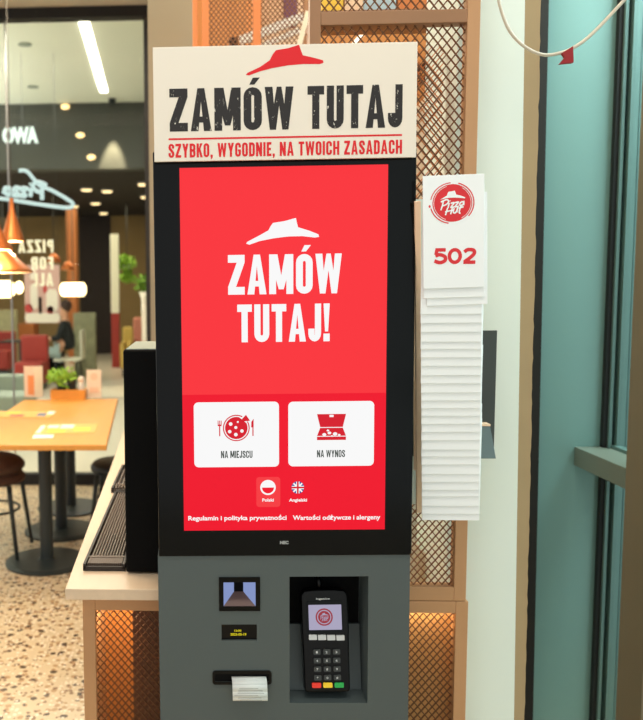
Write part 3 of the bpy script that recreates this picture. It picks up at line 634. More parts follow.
# rack holding the cards
yr = lambda py: 1.575+(py-288)/232*.1
rk = empty('card_rack', at(450, 505, Y=1.68), 'slim copper rack leaning behind the fanned stack of number cards', 'rack')
pA, pB = at(417.5, 201, Y=1.533+.012), at(419, 512, Y=1.672+.012)
MB().bar(pA, pB, .011, .008).build('side_rail', 'rackc', rk, bevel=.001)
pA, pB = at(414.2, 285, Y=1.60), at(419.8, 500, Y=1.678)
MB().bar(at(414.5, 240, Y=1.59), at(415.8, 470, Y=1.69), .008, .006).build('side_rail', 'rackc', rk, bevel=.001)
MB().bar(at(474, 201, Y=1.545), at(472, 512, Y=1.684), .011, .008).build('side_rail', 'rackc', rk, bevel=.001)
for py in (300, 400, 500):
    p, q = at(417.5, py, Y=yr(py)+.014), at(474, py, Y=yr(py)+.014); MB().bar(p, q, .01, .004).build('cross_bar', 'rackc', rk)
# dark holder on the wall behind the cards
hl, hr = at(409, 392, Y=1.69).x, at(496, 392, Y=1.69).x; hz1, hz0 = at(490, 330.5, Y=1.69).z, at(490, 456.5, Y=1.69).z
hd = empty('leaflet_holder', Vector(((hl+hr)/2, 1.699, hz0)), 'dark grey wall holder behind the stack of number cards', 'holder')
MB().box(hl, hr, 1.692, 1.699, hz0, hz1).build('back_plate', 'holder', hd, bevel=.001)
zp = at(490, 425, Y=1.68).z; hq = at(430, 425, Y=1.68).x
MB().prism([(hq, hz0), (hr-.004, hz0), (hr-.018, zp), (hq, zp)], 1.668, 1.692).build('pocket', 'holder_f', hd, bevel=.001)
MB().box(hq, hr-.018, 1.666, 1.692, zp, zp+.004).build('pocket_rim', 'rackc', hd, label='copper coloured rim')

# ================================================================== LATTICE UNITS
def lattice(mb, x0, x1, z0, z1, y, pw=.0185, ph=.0226, w=.0025, d=.003):
    sl_ = ph/pw; span = (x1-x0)*sl_
    for sgn in (1, -1):
        k0 = int((-span)/ph)-2; k1 = int((z1-z0+span)/ph)+2
        for k in range(k0, k1):
            # line z = z0 + k*ph + sgn*sl*(x-x0)
            pts = []
            base = z0+k*ph
            za, zb_ = base, base+sgn*sl_*(x1-x0)
            def clip(xa_, za_, xb_, zb2):
                t0, t1 = 0, 1; dz = zb2-za_
                for lo, hi in ((z0, z1),):
                    if abs(dz) < 1e-9: return None
                    ta, tb = (lo-za_)/dz, (hi-za_)/dz
                    if ta > tb: ta, tb = tb, ta
                    t0, t1 = max(t0, ta), min(t1, tb)
                if t1-t0 < .002: return None
                return (xa_+(xb_-xa_)*t0, za_+dz*t0, xa_+(xb_-xa_)*t1, za_+dz*t1)
            c = clip(x0, za, x1, zb_)
            if c: mb.bar((c[0], y+(.0012*sgn), c[1]), (c[2], y+(.0012*sgn), c[3]), w, d)
    return mb
YL = 1.70
def fr_unit(parent, x0, x1, z0, z1, y0, y1, wl, wr, wt, wb, m):
    MB().box(x0, x0+wl, y0, y1, z0, z1).build('frame_post', m, parent, bevel=.0015)
    MB().box(x1-wr, x1, y0, y1, z0, z1).build('frame_post', m, parent, bevel=.0015)
    MB().box(x0+wl, x1-wr, y0, y1, z1-wt, z1).build('frame_rail', m, parent, bevel=.0015)
    MB().box(x0+wl, x1-wr, y0, y1, z0, z0+wb).build('frame_rail', m, parent, bevel=.0015)
# lower cabinet carrying worktop (left) and upper screen (right)
lx0, lx1 = at(83.5, 660, Y=YL).x, at(467.5, 640, Y=YL).x
ztop = at(300, 599.8, Y=YL).z
lc = empty('lattice_counter', Vector(((lx0+lx1)/2, YL+.25, 0)), 'copper framed counter cabinet with diamond mesh front behind and beside the kiosk', 'cabinet')
wl_ = at(96, 660, Y=YL).x-lx0; wr_ = lx1-at(455, 640, Y=YL).x; wt_ = ztop-at(430, 613, Y=YL).z
fr_unit(lc, lx0, lx1, .03, ztop-.001, YL, YL+.03, wl_, wr_, wt_, .04, 'copper')
xm = (at(200, 600, Y=YL).x+at(380, 600, Y=YL).x)/2
MB().box(xm-.03, xm+.03, YL, YL+.03, .07, ztop-wt_-.001).build('frame_post', 'copper', lc, bevel=.0015)
mb = MB(); lattice(mb, lx0+wl_, lx1-wr_, .07, ztop-wt_, YL+.015, pw=.0158, ph=.0186, w=.0022); mb.build('mesh_panel', 'mesh_b', lc)
xd = at(135, 660, Y=YL+.1).x
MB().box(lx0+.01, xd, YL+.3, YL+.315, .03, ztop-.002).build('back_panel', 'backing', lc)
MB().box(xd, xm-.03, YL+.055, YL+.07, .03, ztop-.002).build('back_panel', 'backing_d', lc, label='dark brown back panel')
MB().box(xm-.03, lx1-.0125, YL+.06, YL+.072, .03, ztop-.002).build('back_panel', mat('tan_backing', (226, 178, 112), .6, noise=.1), lc, label='tan back panel')
MB().box(lx0, lx0+.012, YL+.031, YL+.5, .03, ztop-.002).build('side_panel', 'copper', lc)
MB().box(lx1-.012, lx1, YL+.031, YL+.072, .03, ztop-.002).build('side_panel', 'copper', lc)
MB().box(lx0+.02, lx1-.02, YL+.01, YL+.4, 0, .03).build('plinth', 'black', lc)
# upper screen unit on the right
ux0, ux1 = at(310, 15, Y=YL).x, at(473.5, 300, Y=YL).x
lu = empty('lattice_screen', Vector(((ux0+ux1)/2, YL+.02, ztop)), 'brown copper framed diamond mesh screen rising behind the kiosk and number cards', 'screen')
wlu = at(321, 15, Y=YL).x-ux0; wru = .026; zr1, zr0 = at(400, 10, Y=YL).z, at(400, 23.6, Y=YL).z
zbot = at(430, 587, Y=YL).z; zp1, zp0 = at(414, 199, Y=YL).z, at(414, 505, Y=YL).z
zup = zr1+.35
MB().box(ux0, ux0+wlu, YL, YL+.03, ztop, zup).build('frame_post', 'copper_b', lu, bevel=.0015)
MB().box(ux1-wru, ux1, YL, YL+.03, ztop, zup).build('frame_post', 'copper', lu, bevel=.0015)
MB().box(ux0+wlu, ux1-wru, YL, YL+.03, zr0, zr1).build('frame_rail', 'copper_b', lu, bevel=.0015)
MB().box(ux0+wlu, ux1-wru, YL, YL+.03, zup-.03, zup).build('frame_rail', 'copper_b', lu, bevel=.0015)
MB().box(ux0+wlu, ux1-wru, YL, YL+.03, ztop, zbot).build('frame_rail', 'copper', lu, bevel=.0015)
MB().box(ux0+wlu, ux1-wru, YL+.006, YL+.024, zp0, zp1).build('solid_panel', 'mint', lu, label='pale solid panel')
for z0_, z1_ in ((zr1, zup-.03), (zp1, zr0), (zbot, zp0)):
    kw = dict(pw=.0152, ph=.018, w=.0022) if z0_ == zbot else {}
    mb = MB(); lattice(mb, ux0+wlu, ux1-wru, z0_, z1_, YL+.015, **kw); mb.build('mesh_panel', 'mesh_b', lu)
mb = MB(); lattice(mb, ux0+wlu, ux1-wru, zp1, zr0, YL+.16, w=.002); mb.build('mesh_panel', 'copper_o', lu, label='paler second mesh layer')
MB().box(at(459.5, 100, Y=YL+.12).x, at(465, 100, Y=YL+.12).x, YL+.12, YL+.17, zp1, zr0).build('lit_inner_edge', 'copper_o', lu, label='orange strip for the lit inner edge of the frame')  # orange strip put in for light on the frame's inner edge

# things behind the screens
def slab(name, m, l, t, r, b, Y, th, label, cat, floor=False, **k):
    p, q = at(l, t, Y=Y), at(r, b, Y=Y); return MB().box(p.x, q.x, Y, Y+th, 0 if floor else q.z, min(p.z, zc-.002)).build(name, m, label=label, cat=cat, **k)
bk = MB().bar(at(406, 84, Y=2.05), at(466, 22, Y=2.05), .011, .02); cx_ = empty('diagonal_brace', at(430, 60, Y=2.05), 'dark diagonal copper brace behind the mesh right of the header sign', 'brace')
bk.build('rail', 'duct', cx_); MB().bar(at(410, 92, Y=2.05), at(470, 32, Y=2.05), .011, .02).build('rail', 'duct', cx_)
mb = MB()
for k in range(11):
    a_, b_ = at(406+6*k, 84-6.2*k, Y=2.06), at(411+6*k, 92-6*k, Y=2.06); mb.bar(a_, b_, .006, .006)
mb.build('rung', 'duct', cx_)
MB().prism([(at(a_, b_, Y=2.3).x, at(a_, b_, Y=2.3).z) for a_, b_ in ((415, 110), (468, 45))]+[(at(468, 300, Y=2.3).x, 0), (at(415, 300, Y=2.3).x, 0)], 2.3, 2.33).build('pale_board', 'palewall', label='pale board behind the mesh screen, below the diagonal brace', cat='board')
zfl = zup+.3
MB().box(at(318, 5, Y=2.5).x, at(476, 5, Y=2.5).x, 2.5, 2.53, 0, at(400, 12, Y=2.5).z).build('wood_board', 'backing', label='large orange wood board filling the view behind the mesh screen', cat='board')
tb = MB().bar(at(349, 50, Y=2.4), at(371, 24, Y=2.4), .012, .012); tb.build('tube_lamp', emit('tube_light', (255, 236, 206), 2.2), label='slanting bright tube lamp behind the mesh above the header sign', cat='lamp')
wbx = MB().prism([(at(a_, b_, Y=1.95).x, at(a_, b_, Y=1.95).z) for a_, b_ in ((404, 530), (452, 584), (452, 600), (404, 600))], 1.95, 2.1); wbx.build('slanted_box', 'white', label='white slanted box behind the mesh right of the kiosk', cat='box')
MB().box(at(400, 500, Y=2.2).x, at(480, 500, Y=2.2).x, 2.2, 2.22, at(440, 610, Y=2.2).z, at(440, 495, Y=2.2).z).build('rear_shelf_panel', 'white', label='pale panel behind the lower mesh right of the kiosk', cat='panel')
# coloured boxes seen through the top opening
for k, (l, r, m_, nm) in enumerate(((322, 343, 'yellowp', 'yellow'), (345, 363, 'palewall', 'pale pink'), (364, 396, 'blue', 'pale blue'), (398, 428, 'copper_o', 'orange'), (430, 462, 'post_w', 'cream'))):
    slab('storage_box', m_, l, -10, r, 11.5, 2.1, .12, nm+' storage box above the top rail of the mesh screen', 'box', group='coloured storage boxes behind the mesh')
os_ = empty('overhead_shelf', Vector((at(390, 12, Y=2.1).x, 2.15, 0)), 'pale shelf behind the mesh screen carrying the coloured storage boxes', 'shelf')
za_ = at(390, 11.5, Y=2.1).z-.001; xa_, xb_ = at(312, 12, Y=2.1).x, at(472, 12, Y=2.1).x
MB().box(xa_, xb_, 2.08, 2.24, za_-.012, za_).build('shelf_board', 'copper_b', os_)
for v in (xa_, xb_-.02): MB().box(v, v+.02, 2.1, 2.2, 0, za_-.013).build('shelf_post', 'copper_b', os_)
# left screens further back
YS = 3.2
sx0 = at(193, 20, Y=YS).x; sx1 = at(312, 20, Y=YS).x; zs0, zs1 = 0.9, at(250, -30, Y=YS).z
ls = empty('lattice_partition', Vector(((sx0+sx1)/2, YS, 0)), 'orange copper mesh partition standing back beside the greige pillar', 'partition')
for l, r, m_ in ((192.5, 197.5, 'copper_o'), (202, 209, 'copper_o'), (253, 261, 'copper_o'), (304, 312, 'copper_b')):
    MB().box(at(l, 20, Y=YS).x, at(r, 20, Y=YS).x, YS, YS+.03, 0, zs1).build('frame_post', m_, ls, bevel=.002)
for l, r in ((209, 253), (261, 304)):
    mb = MB(); lattice(mb, at(l, 20, Y=YS).x, at(r, 20, Y=YS).x, 1.9, zs1, YS+.015, w=.004, d=.004); mb.build('mesh_panel', 'mesh_b', ls)
slab('wood_board', 'backing', 205, -15, 246, 60, 3.9, .03, 'orange wood board behind the mesh partition, left of its middle post', 'board', floor=True)
slab('linen_panel', 'palewall', 262, -15, 312, 60, 4.1, .03, 'pale pinkish panel behind the mesh partition', 'panel', floor=True)
MB().box(at(284, 0, Y=4).x, at(297, 0, Y=4).x, 3.98, 4.05, at(290, 25, Y=4).z, zc-.002).build('purple_banner', 'purple', label='purple hanging banner behind the mesh partition', cat='banner')
MB().bar(at(240, 41, Y=3.7), at(306, 16, Y=3.7), .035, .03).build('ceiling_beam', 'white', label='pale sloping beam behind the mesh partition', cat='beam')
MB().bar(at(262, 46, Y=3.6), at(300, 30, Y=3.6), .02, .02).build('ceiling_beam', 'white', label='thin lower pale sloping beam behind the mesh partition', cat='beam')
MB().bar(at(299, 46, Y=3.0), at(308, 12, Y=3.0), .018, .02).build('slanting_strut', 'whitep', label='white slanting strut just left of the brown screen post', cat='strut')
MB().box(at(229, 40, Y=3.5).x, at(238, 40, Y=3.5).x, 3.5, 3.55, at(233, 46, Y=3.5).z, at(233, 37, Y=3.5).z).build('dark_clamp', 'black', label='small black clamp behind the mesh above the header sign', cat='clamp')

# ================================================================== WORKTOP AND THINGS ON IT
ZC = .93
A = at(65, 589, Z=ZC); Bk = at(124.5, 430, Z=ZC)
thk = A.z-at(65, 600, Y=A.y).z
dirn = (Bk-A).normalized(); Bk = A+dirn*2.1
A2 = A.copy(); yb_ = A.y
xr_ = at(300, 580, Y=yb_).x
pts = [(A.x, yb_), (.12, yb_), (.12, yb_), (.12, yb_+.5), (.12, Bk.y), (Bk.x, Bk.y)]
pts = [(A.x, yb_+.0), (bx0+kp.x-.008, yb_), (bx0+kp.x-.008, 1.69), (.10, 1.70), (.10, Bk.y), (Bk.x, Bk.y)]
MB().prism(pts, ZC-thk, ZC, 'z').build('worktop', 'worktop', bevel=.0015, label='pale wooden worktop running back to the left of the kiosk', cat='worktop')
# black appliance
p = at(126, 574, Z=ZC)
ab = empty('black_appliance', Vector((p.x+.1, p.y+.12, ZC)), 'tall black upright appliance standing on the worktop against the kiosk', 'appliance')
ht = at(126, 350, Y=p.y).z; dpt = at(130, 342, Z=ht).y-p.y
MB().box(p.x, .06, p.y, p.y+dpt, ZC+.004, ht).build('housing', 'blackmat', ab, bevel=.004)
MB().box(p.x+.006, .054, p.y+.006, p.y+dpt-.006, ht+.0002, ht+.002).build('lit_top', 'teald', ab, label='grey top face coloured as lit')  # light on top of the black housing, put in as grey
for dx in (.01, .12):
    MB().box(p.x+dx, p.x+dx+.02, p.y+.02, p.y+.04, ZC, ZC+.004).build('foot', 'rubber', ab)
# bar mats
def mat_thing(l, r, yn, yf, label, x0=None, x1=None):
    a = at(l, yn, Z=ZC+.0); b = at(r, yn, Z=ZC); f = at(l, yf, Z=ZC); x0 = x0 or a.x; x1 = x1 or b.x; y0, y1 = a.y, f.y
    t = empty('bar_mat', Vector(((x0+x1)/2, (y0+y1)/2, ZC)), label, 'bar mat', 'black ribbed bar mats on the worktop')
    MB().box(x0, x1, y0, y1, ZC+.0003, ZC+.005).build('mat_base', 'rubber', t)
    fr = MB().box(x0, x1, y0, y0+.006, ZC+.005, ZC+.010).box(x0, x1, y1-.008, y1, ZC+.005, ZC+.016).box(x0, x0+.006, y0, y1, ZC+.005, ZC+.016).box(x1-.006, x1, y0, y1, ZC+.005, ZC+.016)
    fr.build('mat_rim', 'rubber', t)
    n = 11
    rb = MB()
    for k in range(n):
        xx = x0+.01+(x1-x0-.02)*(k+.5)/n; rb.box(xx-.0016, xx+.0016, y0+.06, y1-.01, ZC+.005, ZC+.014)
    nk = 16
    for k in range(nk):
        xx = x0+.008+(x1-x0-.016)*(k+.5)/nk; rb.box(xx-.0022, xx+.0022, y0+.012, y0+.05, ZC+.005, ZC+.014)
    rb.box(x0+.006, x1-.006, y0+.05, y0+.06, ZC+.005, ZC+.015)
    rb.build('mat_ribs', 'rubber_r', t)
m0 = at(83, 571, Z=ZC)
mat_thing(83, 122, 571, 496, 'near black ribbed bar mat on the pale worktop beside the black appliance', x0=m0.x, x1=p.x-.005 if False else p.x-.004)
mat_thing(112, 124, 493, 469, 'far dark bar mat on the worktop, partly hidden behind the near one', x0=at(112.5, 490, Z=ZC).x, x1=p.x+.05)

# hanging cable with red tape
cp_ = [(497, -12), (500, 6), (508, 28), (519, 42), (532, 51), (545, 55), (558, 53.5), (570, 49.5), (585, 40), (600, 26), (615, 10), (630, -6), (640, -16)]
cpts = smooth([at(a_, b_, Y=1.70) for a_, b_ in cp_], 5)
hc = MB().tube(cpts, .0034, 8).build('hanging_cable', 'cable', label='white cable sagging in front of the pale wall with red tape on it', cat='cable')
a_, b_, c_, d_, e_ = (at(x, y, Y=1.693) for x, y in ((562, 53), (573, 46), (573.5, 62.5), (559.5, 64), (565, 57.5)))
tp = MB().prism([(v.x, v.z) for v in (a_, b_, c_, d_, e_)], 1.692, 1.7); tp.build('tape_flag', 'tape', hc)

# ================================================================== DINING TABLE AND CHAIRS
ZT = .75
tl = [at(-74, 445, Z=ZT), at(106.5, 445, Z=ZT), at(118, 398.5, Z=ZT), at(24, 400, Z=ZT)]
tl[0].x = tl[3].x+.02; tl[0].y = tl[1].y
dt_ = empty('dining_table', Vector((-.92, 5.1, 0)), 'long orange oak dining table on three black pedestals by the shop window', 'table')
MB().prism([(v.x, v.y) for v in tl], ZT-.03, ZT, 'z').build('tabletop', 'table', dt_, bevel=.003)
for px, py in ((47, 562), (61.5, 531), (71, 508)):
    c = at(px, py, Z=0)
    t_ = MB().lathe([(.235, 0), (.235, .012), (.21, .02), (.05, .025), (.038, .03), (.038, ZT-.04), (.1, ZT-.031)], (c.x, c.y, 0), 32)
    t_.build('pedestal', 'iron', dt_, smooth=False, bevel=0)
def chair_at(x, y, rz, label, seat_m='fur'):
    c = empty('bentwood_chair', Vector((x, y, 0)), label, 'chair', 'black bentwood chairs at the dining table', rot=Matrix.Rotation(rz, 3, 'Z'))
    MB().lathe([(.17, .43), (.205, .44), (.21, .465), (.19, .49), (.1, .5)], (0, 0, 0), 24).build('seat', seat_m, c, local=True, smooth=True)
    if seat_m == 'fur': MB().ball((0, 0, .53), .21, .21, .075, 18).build('cushion', 'fur', c, local=True, label='brown furry cushion')
    for sx in (-1, 1):
        for sy in (-1, 1):
            MB().tube([Vector((sx*.15, sy*.15, .44)), Vector((sx*.165, sy*.165, .3)), Vector((sx*.19, sy*.2, .0))], [.016, .014, .011], 8).build('leg', 'iron', c, local=True)
    hoop = smooth([Vector((-.18, .14, .45)), Vector((-.2, .2, .68)), Vector((-.15, .24, .84)), Vector((0, .26, .89)), Vector((.15, .24, .84)), Vector((.2, .2, .68)), Vector((.18, .14, .45))], 5)
    MB().tube(hoop, .013).build('back_hoop', 'iron', c, local=True)
    hoop = smooth([Vector((-.09, .17, .47)), Vector((-.1, .21, .66)), Vector((0, .24, .77)), Vector((.1, .21, .66)), Vector((.09, .17, .47))], 5)
    MB().tube(hoop, .01).build('back_loop', 'iron', c, local=True)
    MB().tube([Vector((.17*math.cos(a*PI/8), .17*math.sin(a*PI/8), .27)) for a in range(17)], .008, 6).build('leg_ring', 'iron', c, local=True)
s1 = at(4, 474, Z=.47)
chair_at(s1.x-.08, s1.y-.02, PI/2, 'black bentwood chair with brown furry seat left of the table')
s2 = at(103, 468, Z=.47)
chair_at(s2.x+.12, s2.y+.1, -PI/2, 'black bentwood chair half hidden between the table and the worktop', 'iron')
# things on the table
def onT(px, py): return at(px, py, Z=ZT)
def leafball(mb, c, R, n, s, seed=1, flat=.7):
    rg = random.Random(seed)
    for _ in range(n):
        d = Vector((rg.gauss(0, 1), rg.gauss(0, 1), rg.gauss(0, 1)*flat)).normalized()*R*(rg.random()**.4); d.z *= flat
        p = Vector(c)+d; a = Vector((rg.uniform(-1, 1), rg.uniform(-1, 1), rg.uniform(-.6, 1))).normalized(); b = a.orthogonal().normalized()
        mb.add([p, p+a*s*.5+b*s*.28, p+a*s, p+a*s*.5-b*s*.28], [(0, 1, 2, 3)])
    return mb
def standing(name, l, r, py, top, parts, label, cat, Y=None):
    a, b = onT(l, py), onT(r, py); z1 = at(l, top, Y=a.y).z
    return a, b, z1
a, b = onT(24.5, 397), onT(43, 397); z1 = at(30, 366, Y=a.y).z; xm_ = a.x+(b.x-a.x)*.58
mh = empty('menu_holder', Vector(((a.x+b.x)/2, a.y, ZT)), 'folded orange and white menu card standing left of the herb planter', 'menu')
MB().prism([(a.x, a.y), (xm_, a.y-.03), (xm_, a.y-.027), (a.x, a.y+.003)], ZT, z1, 'z').build('front_leaf', 'menu', mh); MB().prism([(xm_, a.y-.03), (b.x, a.y), (b.x, a.y+.003), (xm_, a.y-.027)], ZT, z1, 'z').build('side_leaf', 'cream', mh)
MB().prism([(a.x+.03, a.y-.012), (xm_, a.y-.033), (xm_, a.y-.0305), (a.x+.03, a.y-.0095)], ZT+.02, z1-.07, 'z').build('printed_panel', 'menu_o', mh)
a, b = onT(87, 398), onT(101.5, 398); z1 = at(90, 370, Y=a.y).z
mh = empty('menu_card', Vector(((a.x+b.x)/2, a.y, ZT)), 'upright cream menu card standing right of the herb planter', 'menu')
MB().box(a.x, b.x, a.y, a.y+.012, ZT, z1).build('card', 'cream', mh); mb = MB(); disc(mb, (a.x+b.x)/2, z1-.05, .028, .028, a.y-.001); mb.box(a.x+.02, b.x-.02, a.y-.002, a.y-.0005, ZT+.04, ZT+.08); mb.build('print', 'menu', mh)
a, b = onT(50.5, 399.5), onT(85, 399.5); z1 = at(50, 390, Y=a.y).z
bxp = empty('condiment_box', Vector(((a.x+b.x)/2, a.y+.06, ZT)), 'low orange wooden box holding herbs and a shaker at the table end', 'box')
pb = MB(); plate_y0, plate_y1 = a.y, a.y+.13
pb.box(a.x, b.x, a.y, a.y+.01, ZT, z1).box(a.x, b.x, a.y+.12, a.y+.13, ZT, z1).box(a.x, a.x+.01, a.y+.01, a.y+.12, ZT, z1).box(b.x-.01, b.x, a.y+.01, a.y+.12, ZT, z1).box(a.x, b.x, a.y+.01, a.y+.12, ZT, ZT+.008)
pb.build('tray', 'table', bxp)
hx = a.x+(b.x-a.x)*.28; hb = empty('potted_herb', Vector((hx, a.y+.07, ZT+.008)), 'bushy green herb in a black pot at the end of the table', 'plant')
MB().lathe([(.028, 0), (.036, .09), (.038, .1)], (hx, a.y+.07, ZT+.008), 20).build('pot', 'pot', hb)
leafball(MB(), (hx, a.y+.07, ZT+.155), .105, 260, .045, 3, .6).build('foliage', 'greenb', hb)
MB().tube([Vector((hx, a.y+.07, ZT+.1)), Vector((hx+.01, a.y+.07, ZT+.16))], .006).build('stem', 'green', hb)
hx2 = a.x+(b.x-a.x)*.58
MB().lathe([(.028, 0), (.032, .07), (.034, .13), (.02, .135)], (hx2, a.y+.07, ZT+.008), 20).build('black_jar', 'pot', label='small black jar beside the herb pot in the wooden box', cat='jar')
hx3 = a.x+(b.x-a.x)*.85
sh = empty('pepper_shaker', Vector((hx3, a.y+.07, ZT+.008)), 'white shaker standing at the right end of the wooden box', 'shaker')
MB().lathe([(.026, 0), (.028, .02), (.022, .1), (.024, .115)], (hx3, a.y+.07, ZT+.008), 20).build('body', 'white', sh, smooth=True); MB().lathe([(.024, .115), (.026, .14), (.012, .155)], (hx3, a.y+.07, ZT+.008), 20).build('cap', 'cream', sh, smooth=True)
def sheet(q, m, label, prints, Y=None):
    P = [onT(*c) for c in q]
    s_ = MB().prism([(v.x, v.y) for v in P], ZT+.0008, ZT+.002, 'z').build('paper_placemat', m, label=label, cat='placemat', group='printed paper placemats on the table')
    for a, b, c, d, mm in prints:   # fractions across and along the sheet
        def L(u, v): return P[0]*(1-u)*(1-v)+P[1]*u*(1-v)+P[2]*u*v+P[3]*(1-u)*v
        k = [L(a, c), L(b, c), L(b, d), L(a, d)]
        MB().prism([(v.x, v.y) for v in k], ZT+.0022, ZT+.0026, 'z').build('printed_patch', mm, s_)
sheet([(33, 434.5), (95, 433), (98, 424), (42, 424)], 'placemat', 'nearest printed paper placemat on the dining table', [(.02, .1, .1, .8, 'white'), (.15, .34, .55, .85, 'white'), (.37, .6, .5, .9, 'white'), (.2, .5, .1, .45, 'yellowp'), (.62, .9, .2, .6, 'yellowp')])
sheet([(-20, 417), (50, 418), (56, 411.5), (-12, 411.5)], 'placemat', 'printed paper placemat with blue patch further up the table', [(.4, .6, .1, .4, 'post_r'), (.78, .9, .2, .7, 'bluep'), (.9, 1, .5, 1, 'white'), (.3, .5, .55, .9, 'yellowp')])
P = [onT(*c) for c in ((32, 439), (53, 438.5), (54, 435.2), (34, 435.2))]
MB().prism([(v.x, v.y) for v in P], ZT+.0006, ZT+.004, 'z').build('paper_napkin', 'white', label='white paper napkin near the front edge of the table', cat='napkin')

# pendant lamps
def pendant(px, ptop, pneck, pbot, halfw, Y, label):
    b = at(px, pbot, Y=Y); k = Y/F; H = (pbot-ptop)*k; R = halfw*k
    o = empty('pendant_lamp', Vector((b.x, Y, zc)), label, 'lamp', 'copper pendant lamps over the table')
    zb = b.z
    MB().lathe([(.012, H), (.016, H*.85), (R*.25, H*.72), (R*.94, H*.1), (R, H*.04), (R, 0), (R*.97, 0), (R*.9, H*.1), (R*.2, H*.7)], (b.x, Y, zb), 32, cap=False).build('lamp_shade', 'lampcop', o, smooth=True)
    MB().lathe([(R*.93, .004), (R*.9, .012), (.01, .02)], (b.x, Y, zb-.002), 32).build('diffuser', 'cup', o, label='warm glowing underside')
    MB().tube([Vector((b.x, Y, zb+H-.01)), Vector((b.x, Y, zc))], .0028, 6).build('cord', mat('grey_cord', (84, 80, 70), .7), o)
    l = bpy.data.lights.new('pendant_bulb', 'POINT'); l.energy = 9; l.color = (1, .75, .45); l.shadow_soft_size = .03
    lo = bpy.data.objects.new('pendant_bulb', l); COL.objects.link(lo); lo.location = (b.x, Y, zb-.06)
pendant(12.5, 199, 0, 241.5, 11.5, 5.0, 'small pointed copper pendant lamp hanging highest by the window')
pendant(-3, 219, 0, 250, 15.5, 4.7, 'middle copper pendant lamp, cut off at the left of the view')
pendant(-4, 237, 0, 273, 37, 4.9, 'wide low copper pendant lamp under the other two')

# ================================================================== SIGNS ON THE GLASS
def gx(a, b, sc_, ox, oy, Y): p = at(ox+a/sc_, oy+b/sc_, Y=Y); return Vector((p.x, Y, p.z))
YNn = YG-.06
ns = empty('neon_sign', gx(200, 250, 5.53, 0, 150, YNn), 'white neon script sign with roof outline seen reversed in the shop window', 'sign')
pth = [(105, 115), (135, 113), (160, 128), (190, 165), (225, 200), (290, 225), (385, 280), (403, 298), (398, 314), (370, 319), (300, 312), (200, 298), (100, 282), (0, 268), (-100, 262), (-180, 262)]
MB().tube(smooth([gx(a, b, 5.53, 0, 150, YNn) for a, b in pth], 5), .014, 8).build('roof_outline_tube', 'neon', ns)
mb = MB()
for sp in SCRIPT[:7]:
    mb.tube(smooth([gx(262-(a-148)*2.0-(b-175)*.55, 176+(b-172)*1.9-(a-148)*-.12, 5.53, 0, 150, YNn) for a, b in sp], 4), .0165, 8)
mb.build('script_tube', 'neon', ns)
mb = MB().box(ns.location.x-.6, ns.location.x-.58, YNn, YG, ns.location.z+.0, ns.location.z+.02); mb.build('fixing', 'chrome', ns)
mb = MB(); Yw = YG-.008; T = .2
for tx_t, l, t_, r, b_ in (('PIZZA', 18, 240, 53.5, 252.5), ('FOR', 31, 257, 53.5, 269.5), ('ALL', 32.5, 273, 53.5, 286)):
    p, q = at(l, t_, Y=Yw), at(r, b_, Y=Yw); block(mb, tx_t, p.x, q.x, q.z, p.z, Yw, mirror=True, gap=.12)
mb.build('window_lettering', mat('window_vinyl', (214, 226, 206), .6), label='pale reversed block lettering stuck on the shop glass below the neon sign', cat='lettering')
T = .165
mb = MB(); p, q = at(2, 142, Y=YF-.06), at(37.5, 142, Y=YF-.06)
type_text(mb, 'OWA', p.x, q.x, p.z, .3, YF-.032, .05); ol = mb.build('fascia_lettering', 'letter', label='glowing white letters OWA on the dark fascia across the corridor', cat='lettering')
sm_ = ol.modifiers.new('depth', 'SOLIDIFY'); sm_.thickness = .06

# ================================================================== CORRIDOR AND OPPOSITE SHOP
a, b = at(83.5, 20, Z=zf1-.01), at(104, 92, Z=zf1-.01)
ll = empty('linear_ceiling_light', (a+b)/2, 'long bright linear ceiling light on the white corridor ceiling', 'lamp')
MB().bar(a, b, .11, .02, Vector((0, 0, 1))).build('diffuser', 'wglow', ll); MB().bar(a+Vector((0, 0, .009)), b+Vector((0, 0, .009)), .13, .01, Vector((0, 0, 1))).build('housing', 'white', ll)
for px, py, nm in ((25, 44, 'round grey smoke detector on the white corridor ceiling'), (33, 86.5, 'flat grey vent on the white corridor ceiling near the fascia')):
    c = at(px, py, Z=zf1); MB().lathe([(.08, -.01), (.07, -.001)], (c.x, c.y, zf1), 20).build('ceiling_fitting', 'teald', label=nm, cat='ceiling fitting')
def downl(px, py, nm, cat='lamp', Y=None, Z=None, r=.1):
    c = at(px, py, Y=Y, Z=Z)
    if Y: # downlight reflection in the glass, put in as a small glowing body
        t_ = empty('downlight_reflection', c, nm, 'lamp', 'small round downlight reflections over the dark fascia'); MB().ball((c.x, c.y-.02, c.z), r, .03, r*.62).build('lens', 'cup', t_); MB().lathe([(r*.35, -.02), (r*.35, .02)], (c.x, c.y-.01, c.z), 12).xf(lambda v: v).build('stem', 'iron', t_)
    else:
        t_ = empty('downlight', c, nm, 'lamp', 'round downlights in the dark shop ceiling'); MB().lathe([(r, -.03), (r, -.001)], (c.x, c.y, Z), 16).build('housing', 'chrome', t_); MB().lathe([(r*.8, -.05), (r*.85, -.031)], (c.x, c.y, Z), 16).build('lens', emit('downlight_glow', (255, 220, 160), 3) if 'dlm' not in globals() else dlm, t_)
dlm = emit('downlight_glow', (255, 222, 165), 2.5)
for px, py, nm in ((65.5, 107, 'highest small downlight reflection over the dark fascia'), (80.5, 135.5, 'middle small downlight reflection over the dark fascia'), (91.5, 157.5, 'lowest small downlight reflection over the dark fascia')):
    downl(px, py, nm, Y=YF-.03, r=.066)
